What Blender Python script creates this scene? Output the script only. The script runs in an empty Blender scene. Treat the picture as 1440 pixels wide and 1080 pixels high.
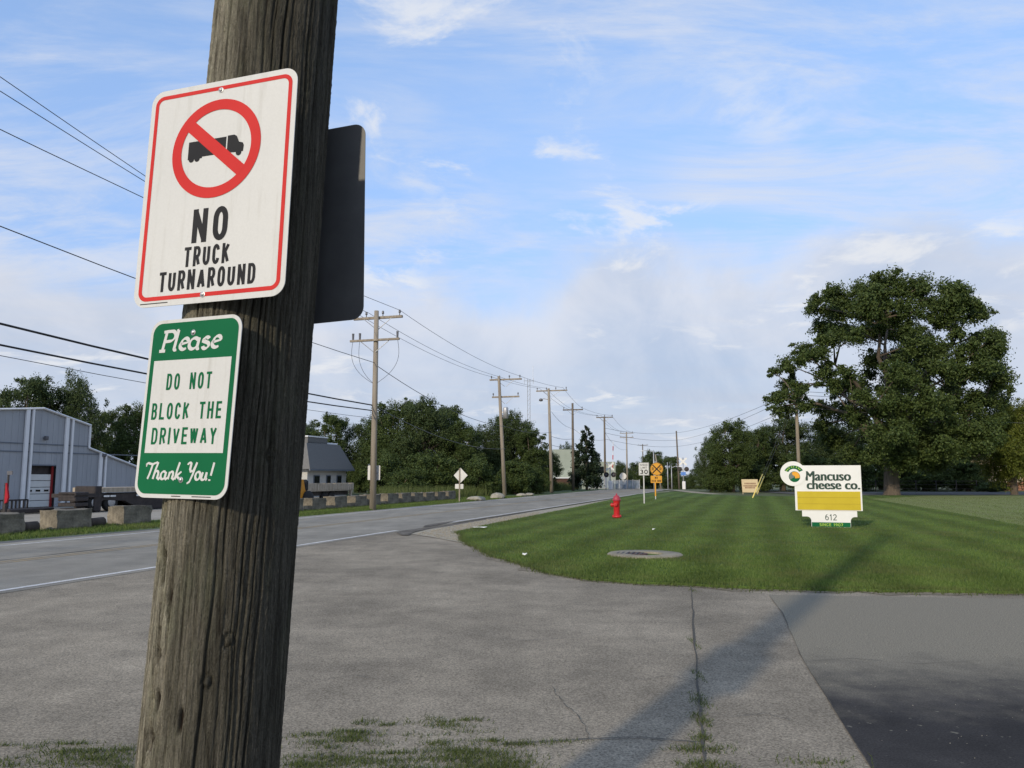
import bpy, bmesh, math, random
import numpy as np
from mathutils import Vector, Matrix

# ------------------------------------------------------------------ camera, world, sun, exposure
scene = bpy.context.scene
COL = scene.collection
F, PITCH, EYE = 1120.0, math.atan(130 / 1120), 1.5
cd = bpy.data.cameras.new('camera'); cam = bpy.data.objects.new('camera', cd); COL.objects.link(cam)
cam.location = (0, 0, EYE); cam.rotation_euler = (math.pi / 2 + PITCH, 0, 0)
cd.sensor_width = 36; cd.lens = 28; cd.clip_start = 0.05; cd.clip_end = 6000
scene.camera = cam
SUN_AZ, SUN_EL = 209.0, 24.0
scene.view_settings.view_transform = 'Standard'; scene.view_settings.look = 'None'
scene.view_settings.exposure = 0.95; scene.view_settings.gamma = 1.0

world = bpy.data.worlds.new('World'); scene.world = world; world.use_nodes = True
def build_world():
    nt = world.node_tree; nt.nodes.clear(); L = nt.links.new
    def N(t, **k):
        n = nt.nodes.new(t)
        for a, b in k.items(): setattr(n, a, b)
        return n
    def M(op, a, b=None, c=None):
        n = N('ShaderNodeMath', operation=op)
        for i, v in enumerate((a, b, c)):
            if v is None: continue
            if isinstance(v, (int, float)): n.inputs[i].default_value = v
            else: L(v, n.inputs[i])
        return n.outputs[0]
    def ramp(v, a, b):
        n = N('ShaderNodeMapRange', interpolation_type='SMOOTHSTEP'); L(v, n.inputs[0])
        n.inputs[1].default_value = a; n.inputs[2].default_value = b
        return n.outputs[0]
    sky = N('ShaderNodeTexSky', sky_type='NISHITA', sun_disc=False)
    sky.sun_elevation = math.radians(SUN_EL); sky.sun_rotation = math.radians(SUN_AZ)
    sky.air_density = 1.0; sky.dust_density = 0.6; sky.ozone_density = 2.0
    tc = N('ShaderNodeTexCoord'); sep = N('ShaderNodeSeparateXYZ'); L(tc.outputs['Generated'], sep.inputs[0])
    X, Y, Z = sep.outputs
    den = M('ADD', M('MAXIMUM', Z, 0.0), 0.16)
    com = N('ShaderNodeCombineXYZ'); L(M('DIVIDE', X, den), com.inputs[0]); L(M('DIVIDE', Y, den), com.inputs[1])
    def noise(vec, scale, detail, rough, dist=0.0, sx=1, sy=1, rot=0, off=(0, 0, 0)):
        mp = N('ShaderNodeMapping'); L(vec, mp.inputs[0])
        mp.inputs['Scale'].default_value = (sx, sy, 1); mp.inputs['Rotation'].default_value = (0, 0, rot)
        mp.inputs['Location'].default_value = off
        n = N('ShaderNodeTexNoise'); L(mp.outputs[0], n.inputs['Vector'])
        n.inputs['Scale'].default_value = scale; n.inputs['Detail'].default_value = detail
        n.inputs['Roughness'].default_value = rough; n.inputs['Distortion'].default_value = dist
        return n.outputs['Fac']
    P = com.outputs[0]
    # thin streaked high cloud
    streak = noise(P, 2.2, 10, 0.66, 0.5, 0.6, 1.7, 0.5)
    patch = noise(P, 0.75, 3, 0.5, 0.3, off=(3.1, 1.7, 0))
    cirrus = M('MULTIPLY', ramp(streak, 0.36, 0.68), ramp(patch, 0.26, 0.58))
    puff = M('MULTIPLY', ramp(noise(P, 3.4, 7, 0.62, 0.4, off=(0.4, 2.2, 0)), 0.52, 0.68), ramp(noise(P, 1.1, 2, 0.5, off=(5, 0, 0)), 0.44, 0.58))
    # low bank of soft cumulus round the horizon, lumpy top
    lump = noise(tc.outputs['Generated'], 3.4, 8, 0.52, 0.2, 1, 1, 0, (0.3, 0.1, 0))
    top = M('SUBTRACT', M('ADD', Z, 0.0), M('MULTIPLY', M('SUBTRACT', lump, 0.5), 0.34))
    bank = M('SUBTRACT', 1.0, ramp(top, 0.19, 0.27))
    veil = M('ADD', M('MULTIPLY', M('SUBTRACT', 1.0, ramp(Z, 0.15, 0.75)), 0.62), 0.10)
    shade = noise(tc.outputs['Generated'], 5.0, 6, 0.6, 0.4, 1, 1, 0, (1.3, 0.6, 0))
    bankcol = N('ShaderNodeMix', data_type='RGBA')
    L(M('ADD', M('MULTIPLY', ramp(shade, 0.35, 0.66), 0.55), M('MULTIPLY', ramp(top, 0.10, 0.22), 0.45)), bankcol.inputs[0])
    bankcol.inputs[6].default_value = (1.62, 1.9, 2.42, 1); bankcol.inputs[7].default_value = (2.6, 2.65, 2.85, 1)
    def mix(fac, a, b):
        n = N('ShaderNodeMix', data_type='RGBA'); L(fac, n.inputs[0]); L(a, n.inputs[6])
        if isinstance(b, tuple): n.inputs[7].default_value = b
        else: L(b, n.inputs[7])
        return n.outputs[2]
    c = sky.outputs[0]
    c = mix(veil, c, (1.02, 1.52, 2.75, 1))
    c = mix(M('MULTIPLY', cirrus, 0.8), c, (2.45, 2.6, 2.95, 1))
    c = mix(M('MULTIPLY', bank, 0.86), c, bankcol.outputs[2])
    c = mix(M('MULTIPLY', puff, 0.75), c, (2.9, 2.95, 3.05, 1))
    bg = N('ShaderNodeBackground'); L(c, bg.inputs[0]); bg.inputs[1].default_value = 0.15
    out = N('ShaderNodeOutputWorld'); L(bg.outputs[0], out.inputs[0])
build_world()

sl = bpy.data.lights.new('sun', 'SUN'); sun = bpy.data.objects.new('sun', sl); COL.objects.link(sun)
sl.energy = 1.45; sl.angle = math.radians(1.6); sl.color = (1.0, 0.86, 0.66)
_a, _e = math.radians(SUN_AZ), math.radians(SUN_EL)
sdir = Vector((math.sin(_a) * math.cos(_e), math.cos(_a) * math.cos(_e), math.sin(_e)))
sun.rotation_euler = (-sdir).to_track_quat('-Z', 'Y').to_euler(); sun.location = sdir * 60

# ------------------------------------------------------------------ helpers
rnd = random.Random(7)
AZ = math.radians(16.7)                       # the road runs this far right of straight ahead
RD = Vector((math.sin(AZ), math.cos(AZ), 0)); RN = Vector((math.cos(AZ), -math.sin(AZ), 0))
ROAD_ROT = math.pi / 2 - AZ                   # local +X along the road, away from the camera
FACE_ROT = -AZ                                # local -Y faces back down the road
def ray(px, py):
    x, u = (px - 720) / F, (540 - py) / F
    return Vector((x, math.cos(PITCH) - u * math.sin(PITCH), math.sin(PITCH) + u * math.cos(PITCH)))
def G(px, py, z=0.0):
    d = ray(px, py); t = (z - EYE) / d.z
    return Vector((d.x * t, d.y * t, z))
def PY(px, py, Y):
    d = ray(px, py); t = Y / d.y
    return Vector((d.x * t, Y, EYE + d.z * t))
def on_line(px, O, D, py=690):
    d = ray(px, py)                            # vertical plane through O along D
    det = d.x * (-D.y) - d.y * (-D.x)
    t = (O.x * (-D.y) - O.y * (-D.x)) / det
    return Vector((d.x * t, d.y * t, EYE + d.z * t))
def zg(Y): return 0.0 if Y < 96 else max(-0.026 * (Y - 96), -3.2)   # ground falls away past the crossing

def tag(o, label=None, cat=None, group=None, kind=None):
    if label: o['label'] = label
    if cat: o['category'] = cat
    if group: o['group'] = group
    if kind: o['kind'] = kind
    return o
def empty(name, loc, rz=0.0, label=None, cat=None, group=None, rx=0.0, ry=0.0):
    o = bpy.data.objects.new(name, None); COL.objects.link(o)
    o.location = loc; o.rotation_euler = (rx, ry, rz); o.empty_display_size = 0.2
    return tag(o, label, cat, group)
def mesh_obj(name, v, f, mat, parent=None, smooth=False):
    me = bpy.data.meshes.new(name); me.from_pydata([tuple(p) for p in v], [], f); me.update()
    if smooth:
        for p in me.polygons: p.use_smooth = True
    me.materials.append(mat)
    o = bpy.data.objects.new(name, me); COL.objects.link(o)
    if parent: o.parent = parent
    return o
def fast_mesh(name, V, faces, mat, parent=None, k=4):
    """V (n,3) array, faces (m,k) array"""
    me = bpy.data.meshes.new(name); n, m = len(V), len(faces)
    me.vertices.add(n); me.vertices.foreach_set('co', np.ascontiguousarray(V, dtype=np.float32).ravel())
    me.loops.add(m * k); me.loops.foreach_set('vertex_index', np.ascontiguousarray(faces, dtype=np.int32).ravel())
    me.polygons.add(m); me.polygons.foreach_set('loop_start', np.arange(0, m * k, k, dtype=np.int32))
    me.polygons.foreach_set('loop_total', np.full(m, k, dtype=np.int32))
    me.update(calc_edges=True); me.materials.append(mat)
    o = bpy.data.objects.new(name, me); COL.objects.link(o)
    if parent: o.parent = parent
    return o
class MB:
    def __init__(s): s.v = []; s.f = []
    def add(s, v, f):
        b = len(s.v); s.v += [Vector(p) for p in v]; s.f += [tuple(i + b for i in q) for q in f]; return s
    def box(s, c, size, rz=0.0, bev=0.0):
        x, y, z = (d / 2 for d in size); R = Matrix.Rotation(rz, 3, 'Z'); c = Vector(c)
        if bev <= 0:
            v = [c + R @ Vector((a * x, b * y, d * z)) for a in (-1, 1) for b in (-1, 1) for d in (-1, 1)]
            return s.add(v, [(0, 1, 3, 2), (4, 6, 7, 5), (0, 4, 5, 1), (2, 3, 7, 6), (0, 2, 6, 4), (1, 5, 7, 3)])
        bm = bmesh.new(); bmesh.ops.create_cube(bm, size=1)
        for q in bm.verts: q.co = Vector((q.co.x * size[0], q.co.y * size[1], q.co.z * size[2]))
        bmesh.ops.bevel(bm, geom=bm.edges[:], offset=bev, segments=1, affect='EDGES')
        bm.verts.index_update(); v = [c + R @ q.co for q in bm.verts]; f = [tuple(w.index for w in p.verts) for p in bm.faces]; bm.free()
        return s.add(v, f)
    def tube(s, pts, r, n=8, cap=True):
        pts = [Vector(p) for p in pts]; rs = r if isinstance(r, (list, tuple)) else [r] * len(pts)
        rings = []; up = None
        for i, p in enumerate(pts):
            t = (pts[min(i + 1, len(pts) - 1)] - pts[max(i - 1, 0)]).normalized()
            if up is None: up = Vector((0, 0, 1)) if abs(t.z) < 0.9 else Vector((1, 0, 0))
            a = t.cross(up)
            if a.length < 1e-4: a = t.orthogonal()
            a.normalize(); b = a.cross(t).normalized(); up = b
            rings.append([p + (a * math.cos(2 * math.pi * j / n) + b * math.sin(2 * math.pi * j / n)) * rs[i] for j in range(n)])
        v = [q for R in rings for q in R]; f = []
        for i in range(len(pts) - 1):
            for j in range(n): f.append((i * n + j, i * n + (j + 1) % n, (i + 1) * n + (j + 1) % n, (i + 1) * n + j))
        if cap: f.append(tuple(reversed(range(n)))); f.append(tuple((len(pts) - 1) * n + j for j in range(n)))
        return s.add(v, f)
    def lathe(s, prof, n=24, c=(0, 0, 0)):
        c = Vector(c); v = []; f = []
        for r, z in prof:
            for j in range(n): v.append(c + Vector((r * math.cos(2 * math.pi * j / n), r * math.sin(2 * math.pi * j / n), z)))
        for i in range(len(prof) - 1):
            for j in range(n): f.append((i * n + j, i * n + (j + 1) % n, (i + 1) * n + (j + 1) % n, (i + 1) * n + j))
        f.append(tuple(reversed(range(n)))); f.append(tuple((len(prof) - 1) * n + j for j in range(n)))
        return s.add(v, f)
    def plate(s, outline, y0, y1):
        """outline in local x,z; a plate between planes y0 (front, smaller) and y1"""
        n = len(outline); v = [(x, y0, z) for x, z in outline] + [(x, y1, z) for x, z in outline]
        f = [tuple(range(n)), tuple(reversed(range(n, 2 * n)))] + [(i, i + n, (i + 1) % n + n, (i + 1) % n) for i in range(n)]
        return s.add(v, f)
    def flat(s, outline, y): return s.add([(x, y, z) for x, z in outline], [tuple(range(len(outline)))])
    def build(s, name, mat, parent=None, smooth=False): return mesh_obj(name, s.v, s.f, mat, parent, smooth)
def auto_smooth(o, ang=40):
    me = o.data; cs = math.cos(math.radians(ang))
    bm = bmesh.new(); bm.from_mesh(me)
    for e in bm.edges:
        e.smooth = not (len(e.link_faces) == 2 and e.link_faces[0].normal.dot(e.link_faces[1].normal) < cs)
    for f in bm.faces: f.smooth = True
    bm.to_mesh(me); bm.free(); return o
def rrect(x0, z0, x1, z1, r, n=6):
    o = []
    for cx, cz, a in ((x1 - r, z1 - r, 0), (x0 + r, z1 - r, 90), (x0 + r, z0 + r, 180), (x1 - r, z0 + r, 270)):
        for i in range(n + 1):
            t = math.radians(a + 90 * i / n); o.append((cx + r * math.cos(t), cz + r * math.sin(t)))
    return o
def ellipse(cx, cz, rx, rz=None, n=40, a0=0, a1=360):
    rz = rz or rx
    return [(cx + rx * math.cos(math.radians(a0 + (a1 - a0) * i / n)), cz + rz * math.sin(math.radians(a0 + (a1 - a0) * i / n))) for i in range(n if a1 - a0 == 360 else n + 1)]
def ring_faces(mb, outer, inner, y):
    n = len(outer); mb.add([(x, y, z) for x, z in outer] + [(x, y, z) for x, z in inner], [(i, (i + 1) % n, (i + 1) % n + n, i + n) for i in range(n)])
def copy_tree(o, parent=None):
    c = o.copy(); COL.objects.link(c); c.parent = parent
    for ch in o.children: copy_tree(ch, c)
    return c

# ------------------------------------------------------------------ materials
def principled(name):
    m = bpy.data.materials.new(name); m.use_nodes = True
    return m, m.node_tree, m.node_tree.nodes['Principled BSDF']
def mat(name, cols, scale=8.0, rough=0.7, bump=0.0, bscale=None, stretch=(1, 1, 1), metal=0.0, detail=6, lo=0.3, hi=0.7, fine=None, coord='Object', spec=0.4, bdist=0.01):
    """cols: 1-3 colours mixed by noise; fine=(scale, amount) adds a speckle"""
    m, nt, b = principled(name); L = nt.links.new
    b.inputs['Roughness'].default_value = rough; b.inputs['Metallic'].default_value = metal
    b.inputs['Specular IOR Level'].default_value = spec
    tc = nt.nodes.new('ShaderNodeTexCoord'); mp = nt.nodes.new('ShaderNodeMapping'); L(tc.outputs[coord], mp.inputs[0])
    mp.inputs['Scale'].default_value = stretch
    n = nt.nodes.new('ShaderNodeTexNoise'); L(mp.outputs[0], n.inputs['Vector'])
    n.inputs['Scale'].default_value = scale; n.inputs['Detail'].default_value = detail; n.inputs['Roughness'].default_value = 0.6
    r = nt.nodes.new('ShaderNodeValToRGB'); L(n.outputs['Fac'], r.inputs[0])
    if len(cols) == 1: cols = [tuple(c * 0.88 for c in cols[0]), tuple(min(c * 1.1, 1) for c in cols[0])]
    e = r.color_ramp.elements; e[0].position = lo; e[1].position = hi
    e[0].color = (*cols[0], 1); e[1].color = (*cols[-1], 1)
    if len(cols) == 3: q = e.new((lo + hi) / 2); q.color = (*cols[1], 1)
    out = r.outputs[0]
    if fine:
        n2 = nt.nodes.new('ShaderNodeTexNoise'); L(tc.outputs[coord], n2.inputs['Vector'])
        n2.inputs['Scale'].default_value = fine[0]; n2.inputs['Detail'].default_value = 3; n2.inputs['Roughness'].default_value = 0.7
        mr = nt.nodes.new('ShaderNodeMapRange'); L(n2.outputs['Fac'], mr.inputs[0])
        mr.inputs[1].default_value = 0.3; mr.inputs[2].default_value = 0.7
        mr.inputs[3].default_value = 1 - fine[1]; mr.inputs[4].default_value = 1 + fine[1]
        mx = nt.nodes.new('ShaderNodeVectorMath'); mx.operation = 'SCALE'; L(out, mx.inputs[0]); L(mr.outputs[0], mx.inputs['Scale'])
        out = mx.outputs[0]
    L(out, b.inputs['Base Color'])
    if bump:
        n3 = nt.nodes.new('ShaderNodeTexNoise'); L(mp.outputs[0], n3.inputs['Vector'])
        n3.inputs['Scale'].default_value = bscale or scale * 3; n3.inputs['Detail'].default_value = 5
        bp = nt.nodes.new('ShaderNodeBump'); L(n3.outputs['Fac'], bp.inputs['Height'])
        bp.inputs['Strength'].default_value = bump; bp.inputs['Distance'].default_value = bdist; L(bp.outputs[0], b.inputs['Normal'])
    return m
M = {}
def asphalt(name, base, tint, patchy=0.25, speck=0.45, sscale=90):
    m, nt, b = principled(name); L = nt.links.new
    b.inputs['Roughness'].default_value = 0.95; b.inputs['Specular IOR Level'].default_value = 0.12
    tc = nt.nodes.new('ShaderNodeTexCoord')
    def noise(s, d, r=0.6, st=None):
        n = nt.nodes.new('ShaderNodeTexNoise')
        if st:
            mp = nt.nodes.new('ShaderNodeMapping'); mp.inputs['Scale'].default_value = st[0]; mp.inputs['Rotation'].default_value = (0, 0, st[1])
            L(tc.outputs['Object'], mp.inputs[0]); L(mp.outputs[0], n.inputs['Vector'])
        else: L(tc.outputs['Object'], n.inputs['Vector'])
        n.inputs['Scale'].default_value = s; n.inputs['Detail'].default_value = d; n.inputs['Roughness'].default_value = r
        return n.outputs['Fac']
    def rng(v, a, b_, lo=0.35, hi=0.65):
        q = nt.nodes.new('ShaderNodeMapRange'); L(v, q.inputs[0]); q.inputs[1].default_value = lo; q.inputs[2].default_value = hi
        q.inputs[3].default_value = a; q.inputs[4].default_value = b_; return q.outputs[0]
    def mul(a, c):
        q = nt.nodes.new('ShaderNodeMath'); q.operation = 'MULTIPLY'; L(a, q.inputs[0]); L(c, q.inputs[1]); return q.outputs[0]
    big = rng(noise(0.35, 4), 1 - patchy, 1 + patchy * 0.7)
    mid = rng(noise(2.2, 5, 0.65), 1 - patchy * 0.5, 1 + patchy * 0.5)
    wear = rng(noise(0.8, 4, 0.6, ((1, 0.08, 1), AZ)), 0.9, 1.08)
    fine = rng(noise(sscale, 3, 0.75), 1 - speck, 1 + speck, 0.3, 0.7)
    fac = mul(mul(big, mid), mul(wear, fine))
    mc = nt.nodes.new('ShaderNodeMix'); mc.data_type = 'RGBA'; L(noise(1.1, 4), mc.inputs[0])
    mc.inputs[6].default_value = (*base, 1); mc.inputs[7].default_value = (*tint, 1)
    sc = nt.nodes.new('ShaderNodeVectorMath'); sc.operation = 'SCALE'; L(mc.outputs[2], sc.inputs[0]); L(fac, sc.inputs['Scale'])
    L(sc.outputs[0], b.inputs['Base Color'])
    bp = nt.nodes.new('ShaderNodeBump'); bp.inputs['Strength'].default_value = 0.5; bp.inputs['Distance'].default_value = 0.006
    L(noise(sscale * 0.8, 3, 0.7), bp.inputs['Height']); L(bp.outputs[0], b.inputs['Normal'])
    return m
M['drive'] = asphalt('driveway_asphalt', (0.245, 0.215, 0.166), (0.278, 0.241, 0.182), 0.25, 0.6, 70)
M['road'] = asphalt('road_asphalt', (0.25, 0.236, 0.2), (0.28, 0.26, 0.217), 0.16, 0.25, 60)
M['street'] = asphalt('street_asphalt', (0.11, 0.11, 0.11), (0.13, 0.13, 0.125), 0.15, 0.2, 40)
M['rubber'] = mat('tyre_rubber_marks', [(0.06, 0.056, 0.05), (0.2, 0.18, 0.15)], 4, 0.95, fine=(30, .4), spec=0.1)
M['tar'] = mat('crack_tar', [(0.04, 0.037, 0.03), (0.1, 0.09, 0.07)], 20, 0.9)
M['gravel'] = mat('shoulder_gravel', [(0.27, 0.24, 0.18), (0.38, 0.34, 0.26)], 6, 0.95, 0.8, 70, fine=(80, 0.5))
M['lot'] = mat('lot_gravel', [(0.26, 0.235, 0.19), (0.36, 0.33, 0.27)], 0.6, 0.95, 0.4, 30, fine=(25, 0.25))
M['ground'] = mat('rough_ground', [(0.06, 0.085, 0.03), (0.1, 0.11, 0.05)], 0.7, 0.95, fine=(9, 0.4))
M['verge'] = mat('verge_grass', [(0.05, 0.085, 0.022), (0.085, 0.12, 0.035)], 1.5, 0.95, fine=(14, 0.4))
M['white_line'] = mat('worn_white_paint', [(0.3, 0.29, 0.27), (0.62, 0.61, 0.58)], 5, 0.8, fine=(40, 0.25), lo=0.25, hi=0.55)
M['yellow_line'] = mat('worn_yellow_paint', [(0.25, 0.215, 0.16), (0.36, 0.26, 0.12)], 3, 0.8, fine=(40, 0.25))
M['concrete'] = mat('block_concrete', [(0.085, 0.075, 0.058), (0.26, 0.225, 0.165)], 2.4, 0.95, 0.5, 20, fine=(14, 0.25))
M['limestone'] = mat('pale_rock', [(0.24, 0.225, 0.18), (0.38, 0.35, 0.28)], 3, 0.95, 0.7, 8)
M['pole_far'] = mat('grey_pole_wood', [(0.2, 0.165, 0.125), (0.33, 0.29, 0.23)], 7, 0.9, 0.4, 20, (1, 1, 0.08))
M['pole_dark'] = mat('brown_pole_wood', [(0.1, 0.08, 0.06), (0.18, 0.15, 0.115)], 7, 0.9, 0.4, 20, (1, 1, 0.08))
M['wire'] = mat('black_cable', [(0.02, 0.02, 0.022)], 4, 0.6)
M['wire_grey'] = mat('weathered_wire', [(0.09, 0.09, 0.095)], 4, 0.5)
M['insul'] = mat('grey_porcelain', [(0.12, 0.12, 0.13)], 9, 0.3)
M['galv'] = mat('galvanised_steel', [(0.36, 0.37, 0.38), (0.5, 0.5, 0.5)], 9, 0.5, metal=0.5)
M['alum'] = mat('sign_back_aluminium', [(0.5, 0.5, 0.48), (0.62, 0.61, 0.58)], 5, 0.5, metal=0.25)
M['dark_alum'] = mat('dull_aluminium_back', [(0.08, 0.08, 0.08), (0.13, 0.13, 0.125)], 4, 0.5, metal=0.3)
M['sign_white'] = mat('reflective_white_sheet', [(0.54, 0.543, 0.515), (0.6, 0.6, 0.565)], 2.2, 0.45, lo=0.2, hi=0.8, fine=(160, 0.03))
def weathered_white():
    m = mat('weathered_white_sheet', [(0.54, 0.543, 0.515), (0.6, 0.6, 0.565)], 2.2, 0.45, lo=0.2, hi=0.8, fine=(160, 0.03)); nt = m.node_tree; b = nt.nodes['Principled BSDF']; L = nt.links.new
    src = b.inputs['Base Color'].links[0].from_socket; tc = nt.nodes.new('ShaderNodeTexCoord'); mp = nt.nodes.new('ShaderNodeMapping'); mp.inputs['Scale'].default_value = (26, 26, 2.2); L(tc.outputs['Object'], mp.inputs[0])
    n = nt.nodes.new('ShaderNodeTexNoise'); n.inputs['Scale'].default_value = 1; n.inputs['Detail'].default_value = 7; n.inputs['Roughness'].default_value = .7; L(mp.outputs[0], n.inputs['Vector'])
    r = nt.nodes.new('ShaderNodeMapRange'); L(n.outputs['Fac'], r.inputs[0]); r.inputs[1].default_value = .54; r.inputs[2].default_value = .8; r.inputs[4].default_value = .4
    x = nt.nodes.new('ShaderNodeMix'); x.data_type = 'RGBA'; L(r.outputs[0], x.inputs[0]); L(src, x.inputs[6]); x.inputs[7].default_value = (.3, .28, .22, 1); L(x.outputs[2], b.inputs['Base Color']); return m
M['sign_white_old'] = weathered_white()
M['sign_red'] = mat('sign_red_ink', [(0.5, 0.03, 0.028), (0.58, 0.042, 0.036)], 3, 0.5, spec=0.08)
M['sign_black'] = mat('sign_black_ink', [(0.018, 0.018, 0.02), (0.03, 0.03, 0.03)], 5, 0.5, spec=0.08)
M['sign_green'] = mat('sign_green_ink', [(0.006, 0.105, 0.04), (0.009, 0.13, 0.05)], 3, 0.5, spec=0.08)
M['sign_yellow'] = mat('sign_amber_sheet', [(0.58, 0.265, 0.01), (0.64, 0.3, 0.015)], 4, 0.5)
M['sign_blue'] = mat('sign_blue_sheet', [(0.08, 0.22, 0.6)], 4, 0.5)
M['bolt'] = mat('zinc_bolt', [(0.4, 0.4, 0.4)], 30, 0.4, metal=0.7)
M['hyd_red'] = mat('hydrant_red_paint', [(0.42, 0.012, 0.016), (0.58, 0.025, 0.025)], 9, 0.4, 0.15, 40)
M['hyd_dark'] = mat('hydrant_faded_cap_paint', [(0.3, 0.03, 0.05), (0.42, 0.05, 0.07)], 12, 0.5)
M['board_white'] = mat('painted_board_white', [(0.72, 0.72, 0.68), (0.8, 0.79, 0.75)], 2, 0.5)
M['board_yellow'] = mat('sun_faded_yellow_panel', [(0.49, 0.365, 0.008), (0.56, 0.43, 0.014)], 2.5, 0.5)
M['dark_green_ink'] = mat('dark_green_letters', [(0.012, 0.045, 0.03)], 5, 0.5)
M['lime_ink'] = mat('lime_green_letters', [(0.35, 0.5, 0.06)], 5, 0.5)
M['orange_ink'] = mat('orange_emblem_ink', [(0.75, 0.34, 0.02)], 5, 0.5)
M['grey_ink'] = mat('grey_emblem_ink', [(0.14, 0.17, 0.15)], 5, 0.5)
M['tan_board'] = mat('tan_notice_board', [(0.55, 0.44, 0.26), (0.66, 0.54, 0.34)], 2, 0.8)
M['brown_ink'] = mat('brown_letters', [(0.2, 0.09, 0.05)], 5, 0.6)
M['yellow_plastic'] = mat('yellow_guy_guard', [(0.66, 0.52, 0.12), (0.74, 0.6, 0.2)], 5, 0.5)
M['siding'] = mat('blue_grey_metal_siding', [(0.29, 0.305, 0.325), (0.36, 0.375, 0.395)], 1.2, 0.55, stretch=(1, 1, 0.2))
M['siding_band'] = mat('dark_girt_line', [(0.13, 0.15, 0.18)], 2, 0.6)
M['trim_white'] = mat('white_metal_trim', [(0.7, 0.7, 0.7), (0.78, 0.78, 0.78)], 2, 0.5)
M['roof_metal'] = mat('grey_roof_sheet', [(0.45, 0.47, 0.5)], 1, 0.5)
M['door_white'] = mat('door_panel_white', [(0.58, 0.58, 0.55), (0.68, 0.68, 0.65)], 1.5, 0.6)
M['door_red'] = mat('door_red_track', [(0.3, 0.03, 0.03)], 5, 0.5)
M['glass'] = mat('dark_window_glass', [(0.015, 0.018, 0.02)], 2, 0.1, spec=0.6)
M['shingle'] = mat('grey_shingles', [(0.125, 0.125, 0.12), (0.185, 0.18, 0.17)], 12, 0.9, 0.5, 30, (1, 1, 3))
M['stucco'] = mat('pale_stucco', [(0.42, 0.42, 0.39), (0.5, 0.49, 0.46)], 2, 0.9)
M['plank'] = mat('weathered_plank', [(0.28, 0.23, 0.17), (0.46, 0.4, 0.31)], 6, 0.9, 0.4, 20, (1, 1, 0.15))
M['black_steel'] = mat('black_frame_steel', [(0.02, 0.018, 0.018), (0.05, 0.04, 0.038)], 6, 0.6)
M['rust'] = mat('rusty_dark_steel', [(0.06, 0.03, 0.022), (0.1, 0.05, 0.035)], 6, 0.8)
M['tyre'] = mat('tyre_rubber', [(0.02, 0.02, 0.02)], 6, 0.8)
M['machine'] = mat('orange_machine_paint', [(0.6, 0.25, 0.02)], 4, 0.5)
M['red_cloth'] = mat('red_flag_cloth', [(0.36, 0.012, 0.022)], 4, 0.9)
M['pale_green'] = mat('pale_green_siding', [(0.3, 0.34, 0.28), (0.37, 0.41, 0.34)], 1, 0.7)
M['cream_wall'] = mat('cream_house_wall', [(0.62, 0.52, 0.36), (0.7, 0.6, 0.44)], 1, 0.8)
M['brick'] = mat('brown_house_trim', [(0.3, 0.14, 0.08)], 3, 0.8)
M['red_white'] = mat('gate_arm_white', [(0.75, 0.74, 0.72)], 3, 0.5)
M['litter'] = mat('white_litter_paper', [(0.75, 0.75, 0.72)], 3, 0.8)
M['fence_blue'] = mat('blue_grey_fence_slats', [(0.24, 0.29, 0.36), (0.32, 0.37, 0.44)], 2, 0.6)
M['bark'] = mat('tree_bark', [(0.07, 0.055, 0.04), (0.15, 0.12, 0.09)], 5, 0.95, 0.8, 14, (1, 1, 0.25), bdist=0.05)
M['timber'] = mat('dark_old_timber', [(0.045, 0.035, 0.028), (0.09, 0.07, 0.055)], 5, 0.95, 0.5, 20)

def stripe_factor(nt):
    """mower stripes parallel to the road"""
    L = nt.links.new; tc = nt.nodes.new('ShaderNodeTexCoord')
    mp = nt.nodes.new('ShaderNodeMapping'); mp.inputs['Rotation'].default_value = (0, 0, AZ); L(tc.outputs['Object'], mp.inputs[0])
    def noise(sc):
        n = nt.nodes.new('ShaderNodeTexNoise'); n.inputs['Scale'].default_value = sc; n.inputs['Detail'].default_value = 3; L(mp.outputs[0], n.inputs['Vector']); return n.outputs['Fac']
    sep = nt.nodes.new('ShaderNodeSeparateXYZ'); L(mp.outputs[0], sep.inputs[0])
    ad = nt.nodes.new('ShaderNodeMath'); ad.operation = 'MULTIPLY_ADD'; L(noise(0.45), ad.inputs[0]); ad.inputs[1].default_value = 1.0; L(sep.outputs[0], ad.inputs[2])
    si = nt.nodes.new('ShaderNodeMath'); si.operation = 'MULTIPLY'; L(ad.outputs[0], si.inputs[0]); si.inputs[1].default_value = 2 * math.pi / 1.35
    sn = nt.nodes.new('ShaderNodeMath'); sn.operation = 'SINE'; L(si.outputs[0], sn.inputs[0])
    am = nt.nodes.new('ShaderNodeMath'); am.operation = 'MULTIPLY_ADD'; L(noise(0.7), am.inputs[0]); am.inputs[1].default_value = 3.6; L(sn.outputs[0], am.inputs[2])
    st = nt.nodes.new('ShaderNodeMapRange'); L(am.outputs[0], st.inputs[0]); st.inputs[1].default_value = 0.5; st.inputs[2].default_value = 3.1
    st.inputs[3].default_value = 0.78; st.inputs[4].default_value = 1.24
    return st.outputs[0]
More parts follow.
